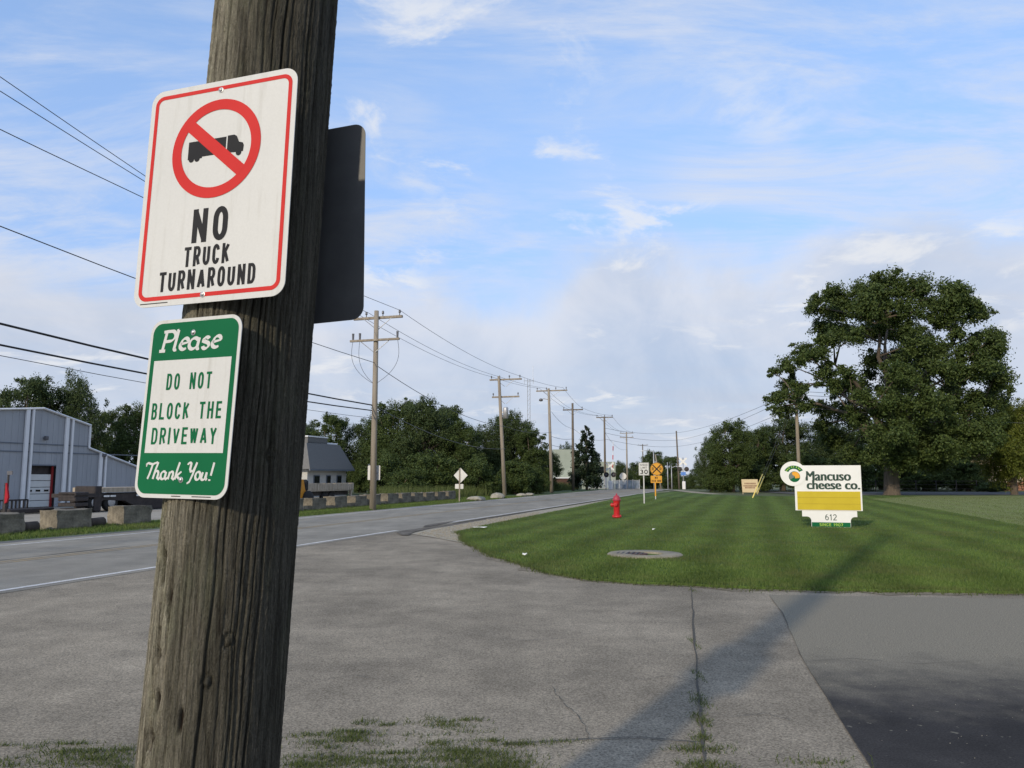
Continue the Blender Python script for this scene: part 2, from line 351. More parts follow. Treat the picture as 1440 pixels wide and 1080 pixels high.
def leaf_mat(name, a, b, trans=0.25, stripes=False):
    m, nt, p = principled(name); L = nt.links.new
    g = nt.nodes.new('ShaderNodeNewGeometry'); r = nt.nodes.new('ShaderNodeValToRGB'); L(g.outputs['Random Per Island'], r.inputs[0])
    r.color_ramp.elements[0].color = (*a, 1); r.color_ramp.elements[1].color = (*b, 1)
    col = r.outputs[0]
    if stripes:
        sc = nt.nodes.new('ShaderNodeVectorMath'); sc.operation = 'SCALE'; L(col, sc.inputs[0]); L(stripe_factor(nt), sc.inputs['Scale']); col = sc.outputs[0]
        tc = nt.nodes.new('ShaderNodeTexCoord'); dn = nt.nodes.new('ShaderNodeTexNoise'); dn.inputs['Scale'].default_value = 0.6; dn.inputs['Detail'].default_value = 7; dn.inputs['Roughness'].default_value = 0.7; L(tc.outputs['Object'], dn.inputs['Vector'])
        dm = nt.nodes.new('ShaderNodeMapRange'); L(dn.outputs['Fac'], dm.inputs[0]); dm.inputs[1].default_value = 0.48; dm.inputs[2].default_value = 0.68; dm.inputs[4].default_value = 0.6
        dx = nt.nodes.new('ShaderNodeMix'); dx.data_type = 'RGBA'; L(dm.outputs[0], dx.inputs[0]); L(col, dx.inputs[6]); dx.inputs[7].default_value = (0.15, 0.135, 0.06, 1); col = dx.outputs[2]
    L(col, p.inputs['Base Color']); p.inputs['Roughness'].default_value = 0.6; p.inputs['Specular IOR Level'].default_value = 0.25
    t = nt.nodes.new('ShaderNodeBsdfTranslucent'); L(col, t.inputs[0])
    mx = nt.nodes.new('ShaderNodeMixShader'); mx.inputs[0].default_value = trans
    L(p.outputs[0], mx.inputs[1]); L(t.outputs[0], mx.inputs[2]); L(mx.outputs[0], nt.nodes['Material Output'].inputs[0])
    return m
M['leaf'] = leaf_mat('dark_foliage', (0.03, 0.052, 0.018), (0.09, 0.122, 0.04))
M['leaf_mid'] = leaf_mat('mid_foliage', (0.034, 0.06, 0.016), (0.105, 0.142, 0.038))
M['leaf_yellow'] = leaf_mat('yellow_green_foliage', (0.08, 0.11, 0.014), (0.15, 0.17, 0.03))
M['needle'] = leaf_mat('dark_needles', (0.018, 0.034, 0.016), (0.036, 0.056, 0.024))
M['blade'] = leaf_mat('grass_blades', (0.068, 0.118, 0.02), (0.15, 0.205, 0.05), 0.35, True)
M['weed'] = leaf_mat('weed_blades', (0.06, 0.09, 0.02), (0.13, 0.15, 0.05), 0.3)

def lawn_mat():
    m, nt, b = principled('mown_lawn'); L = nt.links.new; b.inputs['Roughness'].default_value = 0.9; b.inputs['Specular IOR Level'].default_value = 0.15
    tc = nt.nodes.new('ShaderNodeTexCoord'); stf = stripe_factor(nt)
    def noise(s, d, vec=None):
        n = nt.nodes.new('ShaderNodeTexNoise'); n.inputs['Scale'].default_value = s; n.inputs['Detail'].default_value = d; n.inputs['Roughness'].default_value = 0.68
        L(vec or tc.outputs['Object'], n.inputs['Vector']); return n.outputs['Fac']
    r = nt.nodes.new('ShaderNodeValToRGB'); L(noise(0.9, 7), r.inputs[0])
    e = r.color_ramp.elements; e[0].position = 0.32; e[1].position = 0.72
    e[0].color = (0.058, 0.1, 0.02, 1); e[1].color = (0.115, 0.165, 0.04, 1)
    fr = nt.nodes.new('ShaderNodeMapRange'); L(noise(22, 4), fr.inputs[0]); fr.inputs[1].default_value = 0.3; fr.inputs[2].default_value = 0.7; fr.inputs[3].default_value = 0.62; fr.inputs[4].default_value = 1.38
    mu = nt.nodes.new('ShaderNodeMath'); mu.operation = 'MULTIPLY'; L(stf, mu.inputs[0]); L(fr.outputs[0], mu.inputs[1])
    sc = nt.nodes.new('ShaderNodeVectorMath'); sc.operation = 'SCALE'; L(r.outputs[0], sc.inputs[0]); L(mu.outputs[0], sc.inputs['Scale'])
    L(sc.outputs[0], b.inputs['Base Color'])
    bp = nt.nodes.new('ShaderNodeBump'); bp.inputs['Strength'].default_value = 0.8; bp.inputs['Distance'].default_value = 0.04; L(noise(30, 4), bp.inputs['Height']); L(bp.outputs[0], b.inputs['Normal'])
    return m
M['lawn'] = lawn_mat()
M['lawn_pale'] = mat('pale_mown_grass', [(0.15, 0.17, 0.055), (0.2, 0.215, 0.08)], 0.8, 0.95, 0.5, 30, fine=(12, 0.25))

def wood_pole_mat():
    m, nt, b = principled('old_weathered_pole'); L = nt.links.new; b.inputs['Roughness'].default_value = 0.92; b.inputs['Specular IOR Level'].default_value = 0.15
    tc = nt.nodes.new('ShaderNodeTexCoord')
    def noise(s, d, st, r=0.6, dist=0.0):
        mp = nt.nodes.new('ShaderNodeMapping'); mp.inputs['Scale'].default_value = st; L(tc.outputs['Object'], mp.inputs[0])
        n = nt.nodes.new('ShaderNodeTexNoise'); n.inputs['Scale'].default_value = s; n.inputs['Detail'].default_value = d; n.inputs['Roughness'].default_value = r
        n.inputs['Distortion'].default_value = dist; L(mp.outputs[0], n.inputs['Vector']); return n.outputs['Fac']
    grain = noise(1, 8, (70, 70, 2.2), 0.7, 0.3); fib = noise(1, 4, (220, 220, 9), 0.7)
    r = nt.nodes.new('ShaderNodeValToRGB'); L(grain, r.inputs[0]); e = r.color_ramp.elements
    e[0].position = 0.3; e[0].color = (0.024, 0.019, 0.014, 1); e[1].position = 0.66; e[1].color = (0.19, 0.173, 0.133, 1)
    q = e.new(0.46); q.color = (0.1, 0.093, 0.069, 1)
    lich = nt.nodes.new('ShaderNodeMapRange'); L(noise(1, 7, (9, 9, 3.5), 0.7), lich.inputs[0]); lich.inputs[1].default_value = 0.52; lich.inputs[2].default_value = 0.72; lich.inputs[4].default_value = 0.6
    mx = nt.nodes.new('ShaderNodeMix'); mx.data_type = 'RGBA'; L(lich.outputs[0], mx.inputs[0]); L(r.outputs[0], mx.inputs[6]); mx.inputs[7].default_value = (0.165, 0.17, 0.11, 1)
    fr = nt.nodes.new('ShaderNodeMapRange'); L(fib, fr.inputs[0]); fr.inputs[1].default_value = 0.3; fr.inputs[2].default_value = 0.7; fr.inputs[3].default_value = 0.6; fr.inputs[4].default_value = 1.3
    sp = nt.nodes.new('ShaderNodeMapRange'); L(noise(260, 2, (1, 1, 0.8), 0.7), sp.inputs[0]); sp.inputs[1].default_value = 0.3; sp.inputs[2].default_value = 0.7; sp.inputs[3].default_value = 0.8; sp.inputs[4].default_value = 1.2
    mu = nt.nodes.new('ShaderNodeMath'); mu.operation = 'MULTIPLY'; L(fr.outputs[0], mu.inputs[0]); L(sp.outputs[0], mu.inputs[1])
    # sunlit left and shaded right of the pole, painted into the wood colour
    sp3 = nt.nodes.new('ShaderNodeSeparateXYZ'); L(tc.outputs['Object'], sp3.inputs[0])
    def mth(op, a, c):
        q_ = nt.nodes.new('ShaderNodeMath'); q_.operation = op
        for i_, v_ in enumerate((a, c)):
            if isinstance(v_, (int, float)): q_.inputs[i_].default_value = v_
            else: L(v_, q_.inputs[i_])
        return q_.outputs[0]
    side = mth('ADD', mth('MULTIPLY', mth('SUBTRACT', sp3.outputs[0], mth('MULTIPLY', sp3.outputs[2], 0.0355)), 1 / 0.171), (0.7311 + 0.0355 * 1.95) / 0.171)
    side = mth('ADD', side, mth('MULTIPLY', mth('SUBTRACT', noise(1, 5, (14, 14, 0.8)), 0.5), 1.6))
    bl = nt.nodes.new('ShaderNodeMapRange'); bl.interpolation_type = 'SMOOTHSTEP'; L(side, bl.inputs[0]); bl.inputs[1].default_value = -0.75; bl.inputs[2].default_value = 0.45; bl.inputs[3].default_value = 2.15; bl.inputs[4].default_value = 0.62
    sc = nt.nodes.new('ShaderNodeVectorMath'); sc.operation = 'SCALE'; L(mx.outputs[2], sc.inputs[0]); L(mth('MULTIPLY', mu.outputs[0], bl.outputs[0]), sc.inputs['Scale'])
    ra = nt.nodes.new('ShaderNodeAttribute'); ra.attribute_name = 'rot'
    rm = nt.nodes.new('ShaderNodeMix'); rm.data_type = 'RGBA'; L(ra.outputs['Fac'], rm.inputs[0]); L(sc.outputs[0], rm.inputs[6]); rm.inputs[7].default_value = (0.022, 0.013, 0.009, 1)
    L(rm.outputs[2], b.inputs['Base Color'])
    bp = nt.nodes.new('ShaderNodeBump'); bp.inputs['Strength'].default_value = 0.9; bp.inputs['Distance'].default_value = 0.006
    L(mu.outputs[0], bp.inputs['Height'])
    bp2 = nt.nodes.new('ShaderNodeBump'); bp2.inputs['Strength'].default_value = 0.8; bp2.inputs['Distance'].default_value = 0.012; L(grain, bp2.inputs['Height']); L(bp.outputs[0], bp2.inputs['Normal'])
    L(bp2.outputs[0], b.inputs['Normal'])
    return m
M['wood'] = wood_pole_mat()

# ------------------------------------------------------------------ lettering (pen strokes)
def arc(cx, cy, rx, ry, a0, a1, n=10):
    return [(cx + rx * math.cos(math.radians(a0 + (a1 - a0) * i / n)), cy + ry * math.sin(math.radians(a0 + (a1 - a0) * i / n))) for i in range(n + 1)]
def _O(r=0.33): return arc(.5, 1 - r, .5, r, 0, 180) + arc(.5, r, .5, r, 180, 360) + [(1, 1 - r)]
GL = {
 'N': (.62, [[(0, 0), (0, 1)], [(0, 1), (1, 0)], [(1, 0), (1, 1)]]),
 'O': (.60, [_O()]), '0': (.58, [_O()]),
 'T': (.56, [[(0, 1), (1, 1)], [(.5, 1), (.5, 0)]]),
 'R': (.60, [[(0, 0), (0, 1)], [(0, 1), (.55, 1)] + arc(.6, .74, .4, .26, 90, -90) + [(0, .48)], [(.55, .48), (1, 0)]]),
 'U': (.60, [[(0, 1), (0, .32)] + arc(.5, .32, .5, .32, 180, 360) + [(1, 1)]]),
 'C': (.58, [arc(.5, .68, .5, .32, 12, 180) + arc(.5, .32, .5, .32, 180, 348)]),
 'K': (.62, [[(0, 0), (0, 1)], [(1, 1), (0, .36)], [(.36, .58), (1, 0)]]),
 'A': (.68, [[(0, 0), (.5, 1)], [(.5, 1), (1, 0)], [(.2, .28), (.8, .28)]]),
 'D': (.60, [[(0, 0), (0, 1)], [(0, 1), (.45, 1)] + arc(.5, .66, .5, .34, 90, 0) + arc(.5, .34, .5, .34, 0, -90) + [(0, 0)]]),
 'B': (.58, [[(0, 0), (0, 1)], [(0, 1), (.5, 1)] + arc(.55, .765, .38, .235, 90, -90) + [(0, .53)], [(0, .53), (.55, .53)] + arc(.6, .265, .4, .265, 90, -90) + [(0, 0)]]),
 'L': (.52, [[(0, 1), (0, 0)], [(0, 0), (1, 0)]]),
 'E': (.52, [[(0, 1), (0, 0)], [(0, 1), (1, 1)], [(0, .52), (.85, .52)], [(0, 0), (1, 0)]]),
 'H': (.60, [[(0, 0), (0, 1)], [(1, 0), (1, 1)], [(0, .52), (1, .52)]]),
 'I': (.02, [[(.5, 0), (.5, 1)]]),
 'V': (.66, [[(0, 1), (.5, 0)], [(.5, 0), (1, 1)]]),
 'W': (.86, [[(0, 1), (.25, 0)], [(.25, 0), (.5, 1)], [(.5, 1), (.75, 0)], [(.75, 0), (1, 1)]]),
 'Y': (.66, [[(0, 1), (.5, .45)], [(1, 1), (.5, .45)], [(.5, .48), (.5, 0)]]),
 'S': (.56, [arc(.5, .755, .5, .245, 20, 270, 12) + arc(.5, .255, .5, .255, 90, -160, 12)]),
 'P': (.58, [[(0, 0), (0, 1)], [(0, 1), (.55, 1)] + arc(.6, .72, .4, .28, 90, -90) + [(0, .44)]]),
 'M': (.74, [[(0, 0), (0, 1)], [(0, 1), (.5, .15)], [(.5, .15), (1, 1)], [(1, 1), (1, 0)]]),
 '3': (.56, [arc(.45, .75, .5, .25, 150, -80, 12) + arc(.45, .26, .55, .26, 80, -155, 12)]),
 '6': (.56, [arc(.5, .3, .5, .3, 0, 360, 18), [(0, .3)] + arc(.75, .45, .75, .55, 180, 95, 10)]),
 '9': (.56, [arc(.5, .7, .5, .3, 0, 360, 18), [(1, .7)] + arc(.25, .55, .75, .55, 0, -85, 10)]),
 '1': (.2, [[(.7, 0), (.7, 1)], [(.7, 1), (-.4, .75)]]),
 '2': (.56, [arc(.5, .7, .5, .3, 165, -20, 12) + [(0, 0)], [(0, 0), (1, 0)]]),
 '7': (.54, [[(0, 1), (1, 1)], [(1, 1), (.35, 0)]]),
}
class Pen:
    """flat pen strokes in the local x,z plane, facing -Y"""
    def __init__(s, y): s.mb = MB(); s.all = [s.mb]; s.y = y; s.k = 0
    def word(s):
        if s.mb.v: s.mb = MB(); s.all.append(s.mb)
    def stroke(s, pts, w, nib=None, ext=0.0):
        P = [Vector((a, b)) for a, b in pts]; q = [P[0]]
        for p in P[1:]:
            if (p - q[-1]).length > 1e-6: q.append(p)
        P = q
        if len(P) < 2: return
        closed = (P[0] - P[-1]).length < 1e-5
        if not closed and ext:
            P[0] = P[0] - (P[1] - P[0]).normalized() * ext; P[-1] = P[-1] + (P[-1] - P[-2]).normalized() * ext
        n = len(P); Lf, Rt = [], []
        for i in range(n):
            a = P[i] - P[i - 1] if i > 0 else (P[-1] - P[-2] if closed else P[1] - P[0])
            b = P[i + 1] - P[i] if i < n - 1 else (P[1] - P[0] if closed else P[i] - P[i - 1])
            a = a.normalized(); b = b.normalized(); t = a + b
            t = t.normalized() if t.length > 1e-3 else b
            nn = Vector((-t.y, t.x)); k = 1 / max(nn.dot(Vector((-b.y, b.x))), 0.6)
            ww = w if nib is None else w * (nib[1] + (1 - nib[1]) * abs(math.sin(math.atan2(t.y, t.x) - nib[0])))
            Lf.append(P[i] + nn * ww / 2 * k); Rt.append(P[i] - nn * ww / 2 * k)
        y = s.y - 0.00004 * (s.k % 7); s.k += 1
        v = [(p.x, y, p.y) for p in Lf] + [(p.x, y, p.y) for p in Rt]
        s.mb.add(v, [(i, i + n, i + 1 + n, i + 1) for i in range(n - 1)])
    def text(s, txt, cx, z0, h, t, wscale=1.0, gap=None, width=None):
        """capitals of height h; t = stroke thickness; centred on cx; scaled to width if given"""
        gap = h * 0.2 if gap is None else gap
        def total(ws): return sum((h * 0.4 if c == ' ' else GL[c][0] * h * ws + t) + gap for c in txt) - gap
        if width:
            lo, hi = 0.2, 3
            for _ in range(40):
                m_ = (lo + hi) / 2
                if total(m_) < width: lo = m_
                else: hi = m_
            wscale = lo
        x = cx - total(wscale) / 2; s.word()
        for c in txt:
            if c == ' ': x += h * 0.4 + gap; s.word(); continue
            gw, st = GL[c]; W = gw * h * wscale
            for ln in st:
                axis = len(ln) == 2 and (ln[0][0] == ln[1][0] or ln[0][1] == ln[1][1])
                s.stroke([(x + t / 2 + a * W, z0 + t / 2 + b * (h - t)) for a, b in ln], t, ext=t / 2 if axis else 0)
            x += W + t + gap
    def build(s, name, m, parent): return [b.build(name, m, parent) for b in s.all if b.v][-1]
def font_text(txt, name, m, parent, x0, z0, x1, z1, y, bold=0.0, shear=0.0):
    """built-in font fitted into a box x0..x1, z0..z1 on plane y"""
    cu = bpy.data.curves.new('t', 'FONT'); cu.body = txt; cu.shear = shear; cu.resolution_u = 3; cu.fill_mode = 'FRONT'
    o = bpy.data.objects.new('t', cu); COL.objects.link(o)
    dg = bpy.context.evaluated_depsgraph_get(); me = bpy.data.meshes.new_from_object(o.evaluated_get(dg))
    bpy.data.objects.remove(o); bpy.data.curves.remove(cu)
    xs = [v.co.x for v in me.vertices]; ys = [v.co.y for v in me.vertices]
    ax, bx, ay, by = min(xs), max(xs), min(ys), max(ys)
    for v in me.vertices:
        a, b = v.co.x, v.co.y
        v.co = (x0 + (a - ax) / (bx - ax) * (x1 - x0), y, z0 + (b - ay) / (by - ay) * (z1 - z0))
    if bold:
        vs = [v.co.copy() for v in me.vertices]; fs = [tuple(p.vertices) for p in me.polygons]; n = len(vs); V2 = []; F2 = []
        for k, dx in enumerate((-bold, -bold / 2, 0, bold / 2, bold)):
            V2 += [(v.x + dx, v.y - .0006 * k, v.z) for v in vs]; F2 += [tuple(i + n * k for i in f) for f in fs]
        bpy.data.meshes.remove(me); me = bpy.data.meshes.new(name); me.from_pydata(V2, [], F2); me.update()
    me.materials.clear(); me.materials.append(m); me.name = name
    q = bpy.data.objects.new(name, me); COL.objects.link(q); q.parent = parent
    return q

# ================================================================== SETTING
def sheet(name, pts, z, m, kind='structure', skirt=0.0, fold=False):
    """flat polygon on the ground (list of xy), optionally following the fall of the ground"""
    bm = bmesh.new(); vs = [bm.verts.new((p[0], p[1], z)) for p in pts]; f = bm.faces.new(vs)
    if f.normal.z < 0 or f.calc_area() == 0: pass
    bm.normal_update()
    if f.normal.z < 0: f.normal_flip()
    if skirt:
        r = bmesh.ops.extrude_face_region(bm, geom=[f]); vv = [g for g in r['geom'] if isinstance(g, bmesh.types.BMVert)]
        for g in vv: g.co.z += 0
        for g in vs: g.co.z -= skirt
    bmesh.ops.triangulate(bm, faces=[g for g in bm.faces if len(g.verts) > 4])
    me = bpy.data.meshes.new(name); bm.to_mesh(me); bm.free(); me.materials.append(m)
    o = bpy.data.objects.new(name, me); COL.objects.link(o)
    if kind: o['kind'] = kind
    return o
def strip(name, fn_l, fn_r, ys, m, dz, kind='structure'):
    v = []; f = []
    for i, y in enumerate(ys):
        a, b = fn_l(y), fn_r(y); v += [(a, y, zg(y) + dz), (b, y, zg(y) + dz)]
        if i: f.append((2 * i - 2, 2 * i - 1, 2 * i + 1, 2 * i))
    o = mesh_obj(name, v, f, m)
    if kind: o['kind'] = kind
    return o
YS = [-60, -30, 0, 10, 20, 30, 40, 60, 80, 96, 120, 160, 219]
strip('ground', lambda y: -900, lambda y: 900, [-400] + YS + [3000], M['ground'], -0.03)
# road line: right white line and left edge fitted to the photograph
def xr(y): return -1.3 + 0.30 * (y - 29)          # right edge of the travelled road
def xl(y): return -7.95 + 0.30 * (y - 29)         # left edge of asphalt
strip('road', lambda y: xl(y) - 0.35, lambda y: xr(y) + 0.25, YS, M['road'], 0.0)
strip('gravel_lot', lambda y: xl(y) - 60, lambda y: xl(y) - 4.2, [-20, 0, 20, 40, 62], M['lot'], -0.014)
strip('verge', lambda y: xl(y) - 4.3, lambda y: xl(y) - 0.3, [-20, 0, 20, 40, 60, 80, 96], M['verge'], -0.006)
strip('gravel_shoulder_left', lambda y: xl(y) - 1.05 + max(0, (y - 16) * 0.06), lambda y: xl(y) - 0.3, [-10, 0, 10, 20, 26], M['street'], -0.002)
# driveway under the lawn edge
sheet('driveway', [(xr(-30) + 0.1, -30), (60, -30), (60, 26), (xr(26) + 0.1, 26)], -0.005, M['drive'])
# painted lines
w0 = lambda y: xr(y)
strip('edge_line_right', lambda y: xr(y) - 0.05, lambda y: xr(y) + 0.07, [-20, 0, 22.6], M['white_line'], 0.004)
strip('edge_line_right', lambda y: xr(y) - 0.05, lambda y: xr(y) + 0.07, [25.6, 40, 60, 80, 96, 120], M['white_line'], 0.004)
strip('edge_line_left', lambda y: xl(y) + 0.22, lambda y: xl(y) + 0.33, [-20, 0, 20, 40, 60, 80, 96, 120], M['white_line'], 0.004)
xc = lambda y: (xr(y) + xl(y)) / 2 + 0.1
strip('centre_line', lambda y: xc(y) - 0.16, lambda y: xc(y) - 0.06, [-20, 0, 20, 40, 60, 80, 96], M['yellow_line'], 0.004)
strip('centre_line', lambda y: xc(y) + 0.06, lambda y: xc(y) + 0.16, [-20, 0, 20, 40, 60, 80, 96], M['yellow_line'], 0.004)
strip('tar_seam', lambda y: xc(y) - 0.38 + 0.02 * math.sin(y * 3), lambda y: xc(y) - 0.33 + 0.02 * math.sin(y * 2), [8 + i * 0.4 for i in range(25)], M['tar'], 0.0035)
# gravel corner between road and lawn
sheet('gravel_shoulder', [(p.x, p.y) for p in [G(*q) for q in ((578, 751), (600, 745), (650, 736.5), (740, 721), (800, 711.5), (860, 702), (897, 695), (940, 691), (950, 693), (900, 699), (860, 709), (740, 734), (700, 752), (720, 778), (662, 766), (610, 756))]], 0.006, M['gravel'])
# dark lip of old asphalt and rubber where cars cut the corner
def ribbon(name, pts, widths, z, m, kind='structure'):
    P = [G(*q) for q in pts]; v = []; f = []
    for i, p in enumerate(P):
        t = (P[min(i + 1, len(P) - 1)] - P[max(i - 1, 0)]).normalized(); n = Vector((-t.y, t.x, 0)); w = widths[i] if isinstance(widths, list) else widths
        v += [p + n * w / 2 + Vector((0, 0, z)), p - n * w / 2 + Vector((0, 0, z))]
        if i: f.append((2 * i - 2, 2 * i - 1, 2 * i + 1, 2 * i))
    o = mesh_obj(name, v, f, m); o['kind'] = kind; return o
ribbon('asphalt_lip', [(570, 753), (569, 749), (578, 746.5), (600, 743.5), (622, 740.3), (660, 734), (700, 727.5), (760, 717.5)], [0.2, 0.45, 0.5, 0.3, 0.35, 0.25, 0.2, 0.08], 0.010, M['rubber'])
ribbon('skid_mark', [(596, 741.5), (606, 739), (620, 736.5), (640, 733)], [0.05, 0.35, 0.3, 0.05], 0.012, M['rubber'])
# lawn
near_edge = [(643, 749), (652, 759), (668, 770), (700, 785), (735, 796), (775, 806), (830, 815), (900, 821), (975, 824.5), (1060, 829), (1140, 831), (1240, 832.5), (1340, 834), (1440, 836), (1700, 840)]
road_edge = [(950, 691.5), (897, 695), (860, 703), (800, 716), (740, 728), (690, 738)]
NE = [G(*q) for q in near_edge]
# wander the cut edge a little
lp = []
for a, b in zip(NE[:-1], NE[1:]):
    k = max(2, int((b - a).length / 0.25)); n = Vector((-(b - a).y, (b - a).x, 0)).normalized()
    for i in range(k): lp.append(a.lerp(b, i / k) + n * (rnd.uniform(-0.05, 0.05) + 0.07 * math.sin(len(lp) * .37) * math.sin(len(lp) * .11 + 1)))
far = [Vector((75, 9.2, 0)), Vector((75, 62, 0)), G(1440, 697), G(1210, 697), G(1110, 698.2), G(1040, 697.5), G(990, 695)]
LAWN = [(p.x, p.y) for p in lp + far + [G(*q) for q in road_edge]]
M['soil'] = mat('edge_soil', [(0.13, 0.11, 0.07), (0.24, 0.205, 0.15)], 5, 0.95, fine=(40, .4))
vv_, ff_ = [], []
for i_, p_ in enumerate(lp):
    d_ = (lp[min(i_ + 1, len(lp) - 1)] - lp[max(i_ - 1, 0)]).normalized(); n_ = Vector((d_.y, -d_.x, 0)); w_ = 0.05 + 0.28 * rnd.random() ** 3
    vv_ += [p_ - n_ * .3 + Vector((0, 0, .0005)), p_ + n_ * w_ + Vector((0, 0, .0005))]
    if i_: ff_.append((2 * i_ - 2, 2 * i_ - 1, 2 * i_ + 1, 2 * i_))
mesh_obj('lawn_edge_soil', vv_, ff_, M['soil'])['kind'] = 'structure'
lawn = sheet('lawn', LAWN, 0.035, M['lawn'], skirt=0.05)
sheet('pale_grass_field', [(p.x, p.y) for p in (G(1225, 702.5), G(1320, 718), G(1440, 741), G(1640, 772), Vector((74, 30, 0)), Vector((74, 61, 0)), G(1440, 698), G(1300, 698))], 0.039, M['lawn_pale'])
strip('side_street', lambda y: 24, lambda y: 160, [64, 70, 78], M['street'], 0.01)
ribbon('footpath', [(925, 688.8), (950, 689.6), (984, 693.5), (1010, 695.5)], [0.4, 1.2, 1.4, 1.0], 0.03, M['gravel'])
# dark sealed asphalt and joints on the driveway
def seal_mat():
    m = asphalt('sealed_asphalt', (0.042, 0.041, 0.042), (0.055, 0.052, 0.05), 0.3, 0.4, 80); nt = m.node_tree; b = nt.nodes['Principled BSDF']; L = nt.links.new
    src = b.inputs['Base Color'].links[0].from_socket
    tc = nt.nodes.new('ShaderNodeTexCoord'); sp = nt.nodes.new('ShaderNodeSeparateXYZ'); L(tc.outputs['Object'], sp.inputs[0])
    n = nt.nodes.new('ShaderNodeTexNoise'); n.inputs['Scale'].default_value = 2.4; n.inputs['Detail'].default_value = 10; n.inputs['Roughness'].default_value = 0.7; L(tc.outputs['Object'], n.inputs['Vector'])
    a = nt.nodes.new('ShaderNodeMath'); a.operation = 'MULTIPLY_ADD'; L(n.outputs['Fac'], a.inputs[0]); a.inputs[1].default_value = 2.6; L(sp.outputs[1], a.inputs[2])
    mr = nt.nodes.new('ShaderNodeMapRange'); mr.interpolation_type = 'SMOOTHSTEP'; L(a.outputs[0], mr.inputs[0]); mr.inputs[1].default_value = 6.3; mr.inputs[2].default_value = 8.6
    mx = nt.nodes.new('ShaderNodeMix'); mx.data_type = 'RGBA'; L(mr.outputs[0], mx.inputs[0]); L(src, mx.inputs[6])
    fs = nt.nodes.new('ShaderNodeTexNoise'); fs.inputs['Scale'].default_value = 90; fs.inputs['Detail'].default_value = 3; L(tc.outputs['Object'], fs.inputs['Vector'])
    rr = nt.nodes.new('ShaderNodeValToRGB'); L(fs.outputs['Fac'], rr.inputs[0]); rr.color_ramp.elements[0].position = 0.3; rr.color_ramp.elements[1].position = 0.7
    rr.color_ramp.elements[0].color = (0.115, 0.104, 0.08, 1); rr.color_ramp.elements[1].color = (0.325, 0.294, 0.225, 1)
    L(rr.outputs[0], mx.inputs[7])
    # flecks of worn-off sealant
    fl = nt.nodes.new('ShaderNodeTexNoise'); fl.inputs['Scale'].default_value = 14; fl.inputs['Detail'].default_value = 6; L(tc.outputs['Object'], fl.inputs['Vector'])
    fm = nt.nodes.new('ShaderNodeMapRange'); L(fl.outputs['Fac'], fm.inputs[0]); fm.inputs[1].default_value = 0.66; fm.inputs[2].default_value = 0.72; fm.inputs[4].default_value = 0.8
    m2 = nt.nodes.new('ShaderNodeMix'); m2.data_type = 'RGBA'; L(fm.outputs[0], m2.inputs[0]); L(mx.outputs[2], m2.inputs[6]); m2.inputs[7].default_value = (0.2, 0.19, 0.15, 1)
    L(m2.outputs[2], b.inputs['Base Color']); return m
sheet('sealed_asphalt', [(p.x, p.y) for p in (G(1080, 836), G(1100, 862), G(1130, 930), G(1162, 980), G(1190, 1025), G(1225, 1080), G(1290, 1250), Vector((30, 1.2, 0)), Vector((30, 10.5, 0)), G(1440, 842))], -0.001, seal_mat())
def wob(pts, n, amp):
    o = []
    for (a, b), (c, d) in zip(pts[:-1], pts[1:]):
        for i in range(n): t = i / n; o.append((a + (c - a) * t + rnd.uniform(-amp, amp), b + (d - b) * t))
    return o + [pts[-1]]
ribbon('pavement_crack', wob([(973, 826), (975, 880), (981, 960), (985, 1000), (988, 1045), (992, 1080), (1000, 1150)], 8, 1.2), [0.006 + 0.014 * rnd.random() for _ in range(49)], 0.0035, M['tar'])
ribbon('pavement_crack', wob([(708, 1046), (760, 1043), (830, 1039), (900, 1037), (985, 1044)], 8, 2.0), [0.004 + 0.010 * rnd.random() for _ in range(33)], 0.0035, M['tar'])
ribbon('pavement_joint', wob([(1083, 838), (1100, 862), (1130, 930), (1162, 980), (1190, 1025), (1225, 1080)], 6, 0.8), [0.001 + 0.007 * rnd.random() for _ in range(31)], 0.0045, M['tar'])

for c_ in ([(981, 960), (940, 950), (905, 956), (870, 948)], [(985, 1000), (1030, 1008), (1075, 1003), (1110, 1012)], [(975, 880), (1010, 874), (1050, 879)], [(830, 1039), (815, 1010), (790, 985), (775, 965)], [(600, 900), (660, 893), (735, 901), (820, 896)], [(420, 960), (500, 950), (575, 962)], [(1130, 930), (1200, 926), (1290, 934), (1380, 929)]):
    w_ = wob(c_, 8, 3.0); ribbon('pavement_crack', w_, [0.001 + 0.006 * rnd.random() for _ in w_], 0.0038, M['tar'])
# ---- grass as blades
def blades(name, pos, h, w, m, rng, lean=0.5):
    n = len(pos); a = rng.uniform(0, 2 * np.pi, n); hh = h * rng.uniform(0.5, 1.25, n); ww = w * rng.uniform(0.6, 1.3, n)
    dx, dy = np.cos(a) * ww / 2, np.sin(a) * ww / 2; la = rng.uniform(0, 2 * np.pi, n); ll = hh * rng.uniform(0, lean, n)
    V = np.zeros((n, 3, 3)); V[:, 0] = pos; V[:, 1] = pos; V[:, 2] = pos
    V[:, 0, 0] -= dx; V[:, 0, 1] -= dy; V[:, 1, 0] += dx; V[:, 1, 1] += dy
    V[:, 2, 0] += np.cos(la) * ll; V[:, 2, 1] += np.sin(la) * ll; V[:, 2, 2] += hh
    o = fast_mesh(name, V.reshape(-1, 3), np.arange(n * 3).reshape(n, 3), m, k=3); o['kind'] = 'stuff'; return o
rng = np.random.default_rng(11)
def inside(poly, X, Y):
    c = np.zeros(len(X), bool); n = len(poly); j = n - 1
    for i in range(n):
        xi, yi = poly[i]; xj, yj = poly[j]
        q = ((yi > Y) != (yj > Y)) & (X < (xj - xi) * (Y - yi) / (yj - yi + 1e-12) + xi); c ^= q; j = i
    return c
